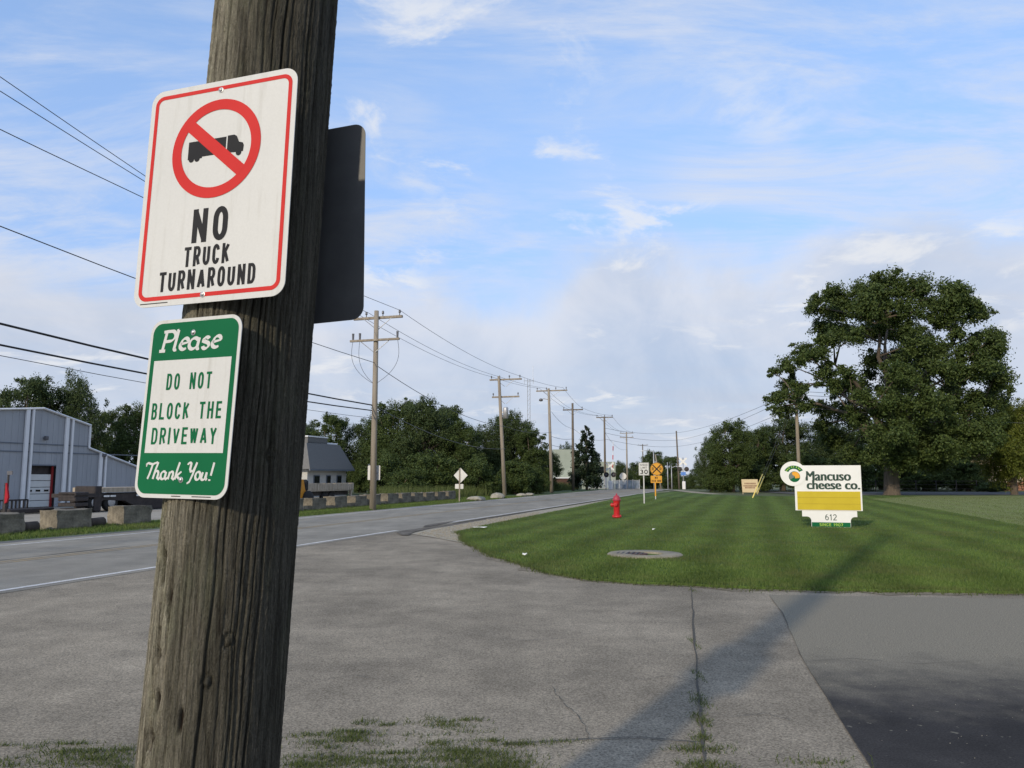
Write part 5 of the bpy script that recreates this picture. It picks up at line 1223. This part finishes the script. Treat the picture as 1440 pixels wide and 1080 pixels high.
# ================================================================== RAIL CROSSING AND FAR THINGS
def crossing_signal(px, Y, zc_, label, back=False, gate=True, base_z=0.0):
    c = at_y(px, 0, Y); rt = empty('crossing_signal', c, FACE_ROT, label, 'rail signal', 'rail crossing signals')
    MB().tube([(0, 0, -.2), (0, 0, zc_ + .5)], .07, 8).build('mast', M['galv'], rt, True)
    for a in (45, -45):
        u = Vector((math.cos(math.radians(a)), 0, math.sin(math.radians(a)))); n = Vector((-u.z, 0, u.x))
        y = -.1 if a > 0 else -.125
        m_ = MB(); pts = [u * s_ * .62 + n * t * .11 for s_, t in ((-1, -1), (1, -1), (1, 1), (-1, 1))]
        m_.plate([(p.x, p.z + zc_) for p in pts], y, y + .02); m_.build('crossbuck_blade', M['board_white'], rt)
    for sx in (-1, 1):
        d = MB(); d.lathe([(.3, 0), (.3, .03), (.28, .04)], 20)
        for v in d.v: v.x, v.y, v.z = sx * .42 + v.x, -.12 + v.z, zc_ - .95 + v.y
        hd = d.build('signal_disc', M['black_steel'], rt)
        l_ = MB(); l_.lathe([(.1, 0), (.1, .2), (.08, .2)], 14)
        for v in l_.v: v.x, v.y, v.z = sx * .42 + v.x, -.12 - v.z, zc_ - .95 + v.y
        l_.build('lamp', M['black_steel'] if back else M['insul'], hd)
    MB().box((0, -.06, zc_ - .95), (.7, .05, .07)).build('lamp_bar', M['galv'], rt)
    MB().box((.05, 0, .5), (.4, .4, 1.0), 0, .05).build('gate_mechanism', M['trim_white'], rt)
    if gate:
        n = 9; L_ = 4.6
        arm = MB().tube([(.28, -.05, .9), (.42, -.05, .9 + L_)], .03, 6).build('gate_arm', M['red_white'], rt)
        for k in range(n):
            if k % 2 == 0: continue
            a = Vector((.28, -.05, .9)).lerp(Vector((.42, -.05, .9 + L_)), k / n); b = Vector((.28, -.05, .9)).lerp(Vector((.42, -.05, .9 + L_)), (k + 1) / n)
            MB().tube([a, b], .055, 6).build('red_band', M['sign_red'], arm)
    return rt
crossing_signal(858, 93, 2.65, 'left crossing signal with a white crossbuck and raised red and white gate arm')
rs = crossing_signal(961, 100, 3.45, 'right crossing signal with dark lamp discs and a small blue plate', True, False)
MB().plate(rrect(-.28, 1.75, .32, 2.15, .04), -.16, -.15).build('blue_plate', M['sign_blue'], rs)
# sign backs and street furniture beyond the crossing
c = at_y(876, 0, 97); rt = empty('round_sign', c, FACE_ROT, 'round sign with a plate below seen from behind beyond the road crest', 'sign')
MB().plate(ellipse(0, 1.55, .42, n=28), .03, .036).build('panel', M['alum'], rt); MB().plate(rrect(-.3, .55, .3, 1.1, .03), .03, .036).build('lower_plate', M['alum'], rt); MB().box((0, 0, .7), (.06, .05, 1.9)).build('post', M['galv'], rt)
for px, ty, Y, label, lean, arm in ((919.7, 633, 150, 'slim grey lamp post rising behind the amber rail sign', 0, -1.9), (930, 639, 130, 'leaning pale pole right of the amber rail sign', .9, 0), (939, 650, 120, 'short grey pole beyond the crossing left of the white lamp', 0, 0), (944.5, 655, 118, 'thin post with a white lamp beyond the crossing', 0, 1.3)):
    c = at_y(px, 0, Y); h = PY(px, ty, Y).z - c.z; rt = empty('street_lamp_post', c, FACE_ROT, label, 'post')
    MB().tube([(0, 0, -.2), (-lean * .5, 0, h * .5), (-lean, 0, h)], [.14, .12, .09] if lean or arm < 0 else [.08, .07, .05], 8).build('shaft', M['pole_far' if lean else 'galv'], rt, True)
    if arm:
        MB().tube([(0, 0, h - .3), (arm * .5, 0, h - .05), (arm, 0, h - .1)], .05, 6).build('arm', M['galv'], rt); MB().box((arm * 1.1, 0, h - .14), (.6, .25, .14), 0, .04).build('lamp_head', M['trim_white'], rt)
def slat_fence(px0, px1, Y, h, label):
    a, b = at_y(px0, 0, Y), at_y(px1, 0, Y); ln = (b - a).length; rt = empty('slatted_fence', a, math.atan2(b.y - a.y, b.x - a.x), label, 'fence')
    for k in range(5): MB().box((ln * k / 4, 0, h / 2), (.09, .09, h + .1)).build('post', M['galv'], rt)
    for z in (.15, h - .05): MB().box((ln / 2, 0, z), (ln, .05, .05)).build('rail', M['galv'], rt)
    m_ = MB(); n = int(ln / .16)
    for k in range(n): m_.box(((k + .5) * ln / n, .04, h / 2), (.11, .02, h - .15))
    o = m_.build('slats', M['fence_blue'], rt); o['kind'] = 'stuff'
slat_fence(826, 858, 99, 1.7, 'blue-grey slatted fence left of the crossing signal')
slat_fence(862, 899, 101, 1.2, 'lower blue-grey slatted fence right of the left crossing signal')
def green_building():
    c = PY(779, 690, 112); c.z = zg(112)
    rt = empty('pale_green_building', c, 0.12, 'pale green metal building behind the third and fourth roadside poles', 'building')
    w = 9.0; h = PY(790, 632, 112).z - c.z; hl = PY(790, 672, 112).z - c.z
    m_ = MB(); m_.plate([(0, 0), (w * .42, 0), (w * .42, h * .97), (w * .3, h), (0, h)], 0, 10); m_.build('wall', M['pale_green'], rt)
    MB().box((w * .7, 5, h * .35), (w * .56, 10, h * .7)).build('side_wall', M['pale_green'], rt)
    MB().box((w * .1, -.6, hl * .5 - .1), (w * .5, 1.1, hl - .1)).build('lean_to', M['rust'], rt)
    MB().box((w * .1, -.62, hl), (w * .54, 1.3, .14)).build('lean_to_roof', M['trim_white'], rt)
    for x in (w * .55, w * .75): MB().box((x, -.04, h * .5), (.7, .06, .9)).build('window', M['glass'], rt)
green_building()
def antenna():
    c = at_y(744, 0, 125); rt = empty('antenna_mast', c, .3, 'thin grey radio antenna mast rising above the trees', 'antenna'); h = PY(744, 533, 125).z - c.z
    for x in (-.2, .2): MB().tube([(x, 0, 0), (x, 0, h)], .05, 5).build('leg', M['galv'], rt)
    for k in range(24):
        z = h * (k + .5) / 24; MB().tube([(-.2, 0, z - .3), (.2, 0, z + .3)], .02, 4).build('lattice_bar', M['galv'], rt)
    MB().box((0, 0, h - .3), (1.6, .06, .06)).build('cross_arm', M['galv'], rt)
    for x in (-.75, .75): MB().tube([(x, 0, h - .8), (x, 0, h + .2)], .03, 4).build('aerial', M['galv'], rt)
    MB().tube([(.7, 0, h), (.7, 0, h + 2.1)], .025, 4).build('whip', M['trim_white'], rt)
antenna()
def house():
    c = PY(1398, 690, 86); c.z = 0
    rt = empty('cream_house', c, -.05, 'cream house wall glimpsed under the yellow-green tree at the right edge', 'house')
    MB().box((6, 3, 1.9), (11, 6, 3.8)).build('wall', M['cream_wall'], rt)
    m_ = MB(); m_.add([(0, -.5, 3.8), (12, -.5, 3.8), (12, 6.5, 3.8), (0, 6.5, 3.8), (0, 3, 6.2), (12, 3, 6.2)], [(0, 1, 5, 4), (2, 3, 4, 5), (0, 4, 3), (1, 2, 5), (3, 2, 1, 0)]); m_.build('roof', M['shingle'], rt)
    for x in (1.6, 5.0, 8.5):
        w_ = MB().box((x, -.03, 2.0), (1.3, .08, 1.4)).build('window', M['trim_white'], rt); MB().box((x, -.08, 2.0), (1.1, .05, 1.2)).build('pane', M['glass'], w_)
    MB().box((3.3, -.05, 1.9), (.5, .2, 3.8)).build('brick_pier', M['brick'], rt)
    MB().box((6, -.04, .45), (11, .1, .9)).build('plinth', M['brick'], rt)
house()
def rail_fence():
    a = Vector((34, 79.5, 0)); rt = empty('wire_fence', a, 0, 'low dark fence in front of the cream house', 'fence')
    for k in range(16): MB().box((k * 2.0, 0, .55), (.07, .07, 1.15)).build('post', M['black_steel'], rt)
    for z in (.3, .7, 1.05): MB().box((15, 0, z), (30, .03, .03)).build('rail', M['black_steel'], rt)
rail_fence()

# ================================================================== TREES
def ragged(lobes, seed, k=3, lo=.25, hi=.45):
    g = random.Random(seed); o = list(lobes)
    for L_ in lobes:
        for _ in range(k):
            d = Vector((g.gauss(0, 1), g.gauss(0, 1), g.gauss(.15, .8))).normalized() * L_[3] * g.uniform(.8, 1.12)
            o.append((L_[0] + d.x, L_[1] + d.y, max(L_[2] + d.z, .3), L_[3] * g.uniform(lo, hi)))
    return o
def leaf_cloud(lobes, n, size, seed, shell=0.55, up=0.25):
    """lobes (k,4[,5]) = x,y,z,r,(squash). Returns verts, faces of leaf quads spread through the lobes"""
    g = np.random.default_rng(seed); Lb = np.array(lobes, float); w = Lb[:, 3] ** 2; w /= w.sum(); idx = g.choice(len(Lb), n, p=w)
    d = g.normal(size=(n, 3)); d /= np.linalg.norm(d, axis=1)[:, None]
    rr = Lb[idx, 3] * (shell + (1 - shell) * g.uniform(0, 1, n) ** .6) * (1 + g.normal(0, .1, n))
    # clumping: push leaves toward sub-clusters on each lobe
    k = 16; cl = g.normal(size=(len(Lb), k, 3)); cl /= np.linalg.norm(cl, axis=2)[..., None]; cl *= g.uniform(.7, 1.25, (len(Lb), k, 1))
    pick = cl[idx, g.integers(0, k, n)]; d = d * .42 + pick * .8
    P = Lb[idx, :3] + d * rr[:, None] * np.array([1, 1, .82])
    nr = d * .5 + g.normal(size=(n, 3)) * .7 + np.array([0, 0, up]); nr /= np.linalg.norm(nr, axis=1)[:, None]
    t = np.cross(nr, g.normal(size=(n, 3))); t /= np.linalg.norm(t, axis=1)[:, None]; b = np.cross(nr, t)
    s = size * g.uniform(.55, 1.35, n)[:, None]; t *= s; b *= s * .62
    V = np.stack([P - t, P + b * .9 - t * .1, P + t, P - b], 1).reshape(-1, 3)
    return V, np.arange(n * 4).reshape(n, 4)
def limbs(mb, base, h0, r0, targets, seed, lean=(0, 0)):
    g = random.Random(seed); top = Vector((base[0] + lean[0], base[1] + lean[1], h0))
    mb.tube([(base[0], base[1], -.3), (base[0], base[1], .15), (base[0] + lean[0] * .4, base[1] + lean[1] * .4, h0 * .5), top], [r0 * 1.45, r0 * 1.15, r0 * .95, r0 * .8], 12)
    for tx, ty, tz_, r in targets:
        T = Vector((tx, ty, tz_)); s = Vector((base[0] + lean[0] * .8, base[1] + lean[1] * .8, h0 * g.uniform(.7, 1.0))); m1 = s.lerp(T, .35) + Vector((g.uniform(-.4, .4), g.uniform(-.4, .4), (T - s).length * .10)); m2 = s.lerp(T, .7) + Vector((g.uniform(-.4, .4), g.uniform(-.4, .4), (T - s).length * .06))
        mb.tube([s, m1, m2, T], [r, r * .75, r * .5, r * .18], 7)
def crown_lobes(w, h, b, n, seed, taper=0.0):
    g = random.Random(seed); o = []
    for k in range(n):
        zf = (k + .5) / n; z = h * (b + (1 - b) * zf * .9 + .03); prof = math.sin(math.pi * min(max(.16 + zf * .72, 0), 1)) ** .6 * (1 - taper * zf)
        a = k * 2.4 + g.uniform(-.5, .5); rad = w / 2 * prof * g.uniform(.35, .72); r = w / 2 * g.uniform(.2, .42) * (1 - .35 * zf * (1 if taper else .5))
        o.append((rad * math.cos(a), rad * math.sin(a), max(z, r * .7), r))
    o.append((0, 0, h * (1 - .12), w * .16)); o.append((0, 0, h * (b + (1 - b) * .5), w * .3))
    return o
TREEPROTO = {}
def proto(key, w, h, b, nl, n, size, seed, m, taper=0.0):
    lobes = crown_lobes(w, h, b, nl, seed, taper); V, Fq = leaf_cloud(ragged(lobes, seed), n, size, seed)
    rt = empty('broadleaf_tree', (0, 0, 0)); mb = MB(); limbs(mb, (0, 0), h * max(b + .25, .35), w * .035, [(x, y, z, w * .016) for x, y, z, r in lobes[::2]], seed)
    mb.build('trunk', M['bark'], rt, True); fast_mesh('crown', V, Fq, M[m], rt)
    TREEPROTO[key] = [rt, w, h, False]
proto('a', 9, 10, .08, 30, 60000, .085, 1, 'leaf')
proto('b', 8, 11, .05, 32, 60000, .085, 2, 'leaf_mid')
proto('c', 10, 9, .04, 32, 60000, .085, 3, 'leaf')
proto('d', 7, 11, .06, 30, 54000, .085, 4, 'leaf_mid')
proto('y', 9, 8, .14, 30, 60000, .08, 6, 'leaf_yellow')
proto('s', 6, 4, .0, 18, 26000, .08, 8, 'leaf_mid')
def tree(key, px, top, wpx, Y, label, group, rot=None, name='broadleaf_tree', cat='tree', zoff=0.0):
    rt0, w, h, used = TREEPROTO[key]
    o = rt0 if not used else copy_tree(rt0); TREEPROTO[key][3] = True
    b = at_y(px, 0, Y); zt = PY(px, top, Y).z - b.z; ww = wpx * Y / F
    o.location = (b.x, b.y, b.z + zoff); o.scale = (ww / w, ww / w, zt / h); o.rotation_euler = (0, 0, rnd.uniform(0, 6.28) if rot is None else rot); o.name = name
    return tag(o, label, cat, group)
GW = 'trees in the wood beyond the left roadside'
for a in (
 ('a', 30, 531, 130, 66, 'round tree rising above the left half of the grey metal building', GW), ('c', 100, 538, 95, 68, 'tree behind the peak of the grey metal building', GW),
 ('d', 150, 572, 60, 78, 'narrow dark tree right of the metal building step', GW), ('b', 190, 563, 90, 74, 'tree beside the green driveway sign at the left', GW),
 ('a', -60, 540, 140, 70, 'dark tree at the left picture edge behind the metal building', GW),
 ('b', 300, 575, 150, 84, 'tree mostly hidden behind the foreground pole', GW),
 ('d', 462, 578, 66, 76, 'tree with a domed top directly above the mansard building', GW), ('a', 425, 596, 80, 82, 'tree left of the mansard roof behind the foreground pole', GW),
 ('b', 552, 560, 100, 72, 'tall tree just right of the nearest roadside pole', GW), ('c', 512, 592, 90, 78, 'tree behind the nearest roadside pole', GW),
 ('a', 600, 563, 110, 70, 'tall leafy tree between the nearest pole and the diamond sign', GW), ('d', 628, 566, 75, 74, 'pointed tree above the diamond sign', GW), ('b', 648, 590, 80, 70, 'lower tree right above the diamond sign', GW),
 ('c', 688, 600, 80, 76, 'dark tree left of the second roadside pole', GW), ('a', 722, 582, 90, 78, 'tree behind the second roadside pole', GW), ('d', 748, 600, 62, 76, 'dark tree between the second and third roadside poles', GW),
 ('b', 770, 632, 46, 84, 'small tree behind the third roadside pole', GW), ('c', 796, 628, 40, 124, 'tree top beyond the pale green building', GW)): tree(*a)
GS = 'undergrowth of the left wood'
for i, (px, top, wpx, Y, nm) in enumerate(((505, 650, 40, 76, 'behind the pale plate on the nearest pole'), (545, 640, 90, 64, 'right of the nearest roadside pole'), (605, 640, 100, 63, 'left of the diamond sign'), (672, 646, 80, 64, 'right of the diamond sign'), (725, 650, 70, 68, 'right of the second roadside pole'), (754, 660, 46, 70, 'left of the third roadside pole'), (570, 662, 80, 58, 'low behind the middle concrete blocks'))):
    tree('s', px, top, wpx, Y, f'dense green shrub {nm}', GS, None, 'shrub', 'shrub')
GF = 'far trees beyond the crossing'
for i, (px, top, wpx, Y, nm) in enumerate(((848, 655, 50, 150, 'left of the raised gate arm'), (872, 652, 40, 155, 'behind the round sign back'), (898, 648, 44, 175, 'behind the speed limit sign'), (918, 634, 44, 180, 'tallest of the far clump behind the amber rail sign'), (942, 640, 46, 170, 'behind the thin post with a white lamp'), (966, 668, 30, 210, 'low on the horizon right of the crossing signal'), (986, 655, 40, 130, 'at the left foot of the lawn trees'), (830, 668, 40, 140, 'low behind the small conifer'))):
    tree('acbadcbd'[i], px, top, wpx, Y, f'far dark tree {nm}', GF)
GR = 'trees at the far side of the lawn'
for a in (('b', 1030, 588, 78, 78, 'bushy dark tree at the left end of the lawn trees', GR), ('c', 1000, 618, 50, 82, 'small tree left of the tan notice board', GR), ('d', 1062, 600, 70, 84, 'dark tree behind the yellow guy guards', GR),
          ('a', 1100, 588, 110, 88, 'dark tree behind the wooden pole and company sign', GR), ('c', 1170, 600, 130, 90, 'dark tree left behind the big tree trunk', GR), ('b', 1240, 590, 120, 94, 'dark tree directly behind the big tree trunk', GR),
          ('a', 1310, 585, 120, 92, 'dark tree right behind the big tree trunk', GR), ('c', 1370, 590, 110, 96, 'dark tree between the big tree and the yellow-green tree', GR), ('d', 1425, 570, 60, 110, 'dark tree top above the yellow-green tree', GR), ('a', 1500, 580, 120, 90, 'dark tree at the right picture edge', GR)): tree(*a)
tree('y', 1425, 566, 120, 66, 'yellow-green spreading tree at the right edge of the lawn', None, .6)
for px, top, wpx, Y, nm in ((1065, 655, 80, 80, 'behind the tan notice board'), (1130, 640, 100, 82, 'behind the company sign'), (1205, 640, 100, 84, 'left of the big tree trunk'), (1300, 640, 110, 84, 'right of the big tree trunk'), (1360, 650, 80, 83, 'left of the cream house'), (1012, 655, 60, 78, 'at the foot of the bushy tree'), (1395, 678, 60, 78, 'low in front of the cream house')):
    tree('s', px, top, wpx, Y, f'dark shrub {nm}', 'shrubs under the lawn trees', None, 'shrub', 'shrub')
# conifer by the fourth pole
def conifer():
    c = at_y(825, 0, 90); rt = empty('conifer_tree', c, 0, 'small dark conifer with ragged tiers beside the fourth roadside pole', 'tree'); h = PY(825, 598, 90).z
    g = random.Random(3); lob = []
    for k in range(34):
        zf = k / 33; z = h * (.1 + .88 * zf); R = 1.75 * (1 - zf) ** .7 + .12; a = k * 2.4; rr = R * g.uniform(.5, 1.05); lob.append((rr * math.cos(a) * (1.25 if k in (8, 16) else 1), rr * math.sin(a), z, R * .42 + .12))
    V, Fq = leaf_cloud(lob, 15000, .11, 5, .3); fast_mesh('crown', V, Fq, M['needle'], rt)
    mb = MB(); limbs(mb, (0, 0), h * .8, .13, [(x, y, z, .04) for x, y, z, r in lob[::3]], 4); mb.build('trunk', M['bark'], rt, True)
conifer()
# the big tree, lobes read off its outline
def big_tree():
    Y = 64.0; b = at_y(1253, 0, Y); rt = empty('big_tree', b, 0, 'huge spreading broadleaf tree with a thick trunk at the far side of the lawn', 'tree')
    S = ((600,190,66),(720,180,80),(810,140,66),(900,165,72),(1000,205,72),(1095,165,46),(1170,235,62),(1080,262,70),(960,265,80),(850,255,90),(690,262,66),(625,262,46),
         (1250,345,56),(1220,432,70),(1135,385,56),(1000,385,80),(880,400,70),(555,365,56),(490,420,58),(610,372,40),(530,498,50),(445,455,30),(400,588,44),(378,640,32),(446,560,38),(588,520,44),(740,520,56),(840,520,80),(980,500,80),(1100,480,80),(1200,520,70),(1275,470,50),
         (1290,580,60),(1200,620,80),(1060,620,90),(900,620,90),(770,620,80),(640,610,46),(490,625,42),(760,740,90),(880,760,95),(1000,760,100),(1120,740,90),(1250,700,80),(820,850,62),(710,820,50),(960,840,64),(1090,840,70),(1200,800,60),(560,560,36),(650,680,46))
    g = random.Random(12); k = Y / F / 3; lob = []
    for X_, Y_, r in S:
        p = PY(960 + X_ / 3, 360 + Y_ / 3, Y); ed = min(1.0, math.hypot((X_ - 870) / 480, (Y_ - 480) / 420)); dep = math.sqrt(max(0.05, 1 - ed * ed)) * 7.5
        for s_ in ((-1, 1) if dep > 3.2 else (0,)):
            lob.append((p.x - b.x + g.uniform(-.3, .3), s_ * dep * g.uniform(.35, .95) + g.uniform(-.8, .8), p.z - .3, r * k * .95 * (1.07 if s_ <= 0 else 1.0)))
    V, Fq = leaf_cloud(ragged(lob, 5, 4, .25, .5), 360000, .092, 21, .25); fast_mesh('crown', V, Fq, M['leaf_mid'], rt)
    mb = MB()
    top = Vector((.1, 0, 5.0)); mb.tube([(0, 0, -.3), (0, 0, .2), (.05, 0, 2.6), top], [.85, .62, .52, .5], 14)
    mains = []
    for tx, ty, tz_, r in ((-4.5, -1.5, 10.5, .3), (-6.5, 1.0, 7.6, .24), (-1.6, -2.5, 13.5, .3), (1.2, 2.0, 14.0, .32), (4.6, -1.0, 12.0, .3), (6.2, 1.5, 8.6, .26), (2.6, -4.0, 9.0, .24), (-2.5, 4.0, 9.0, .24), (5.0, -2, 5.5, .2), (-4, -3, 5.5, .2)):
        T = Vector((tx, ty, tz_)); s0 = top - Vector((0, 0, g.uniform(.2, 1.0))); pts = [s0]; n = 6
        for q in range(1, n + 1):
            f_ = q / n; pts.append(s0.lerp(T, f_) + Vector((g.uniform(-.35, .35), g.uniform(-.35, .35), math.sin(math.pi * f_) * .5 + g.uniform(-.25, .25))))
        mb.tube(pts, [r * (1 - .75 * q / n) for q in range(n + 1)], 8); mains += pts[2:]
    for x, y, z, r in lob:
        T = Vector((x, y, z)); s0 = min(mains, key=lambda q: (q - T).length + max(0, q.z - T.z) * 2); mid = s0.lerp(T, .5) + Vector((g.uniform(-.4, .4), g.uniform(-.4, .4), g.uniform(0, .4)))
        mb.tube([s0, mid, T], [.09, .06, .02], 5)
    mb.build('trunk', M['bark'], rt, True)
big_tree()
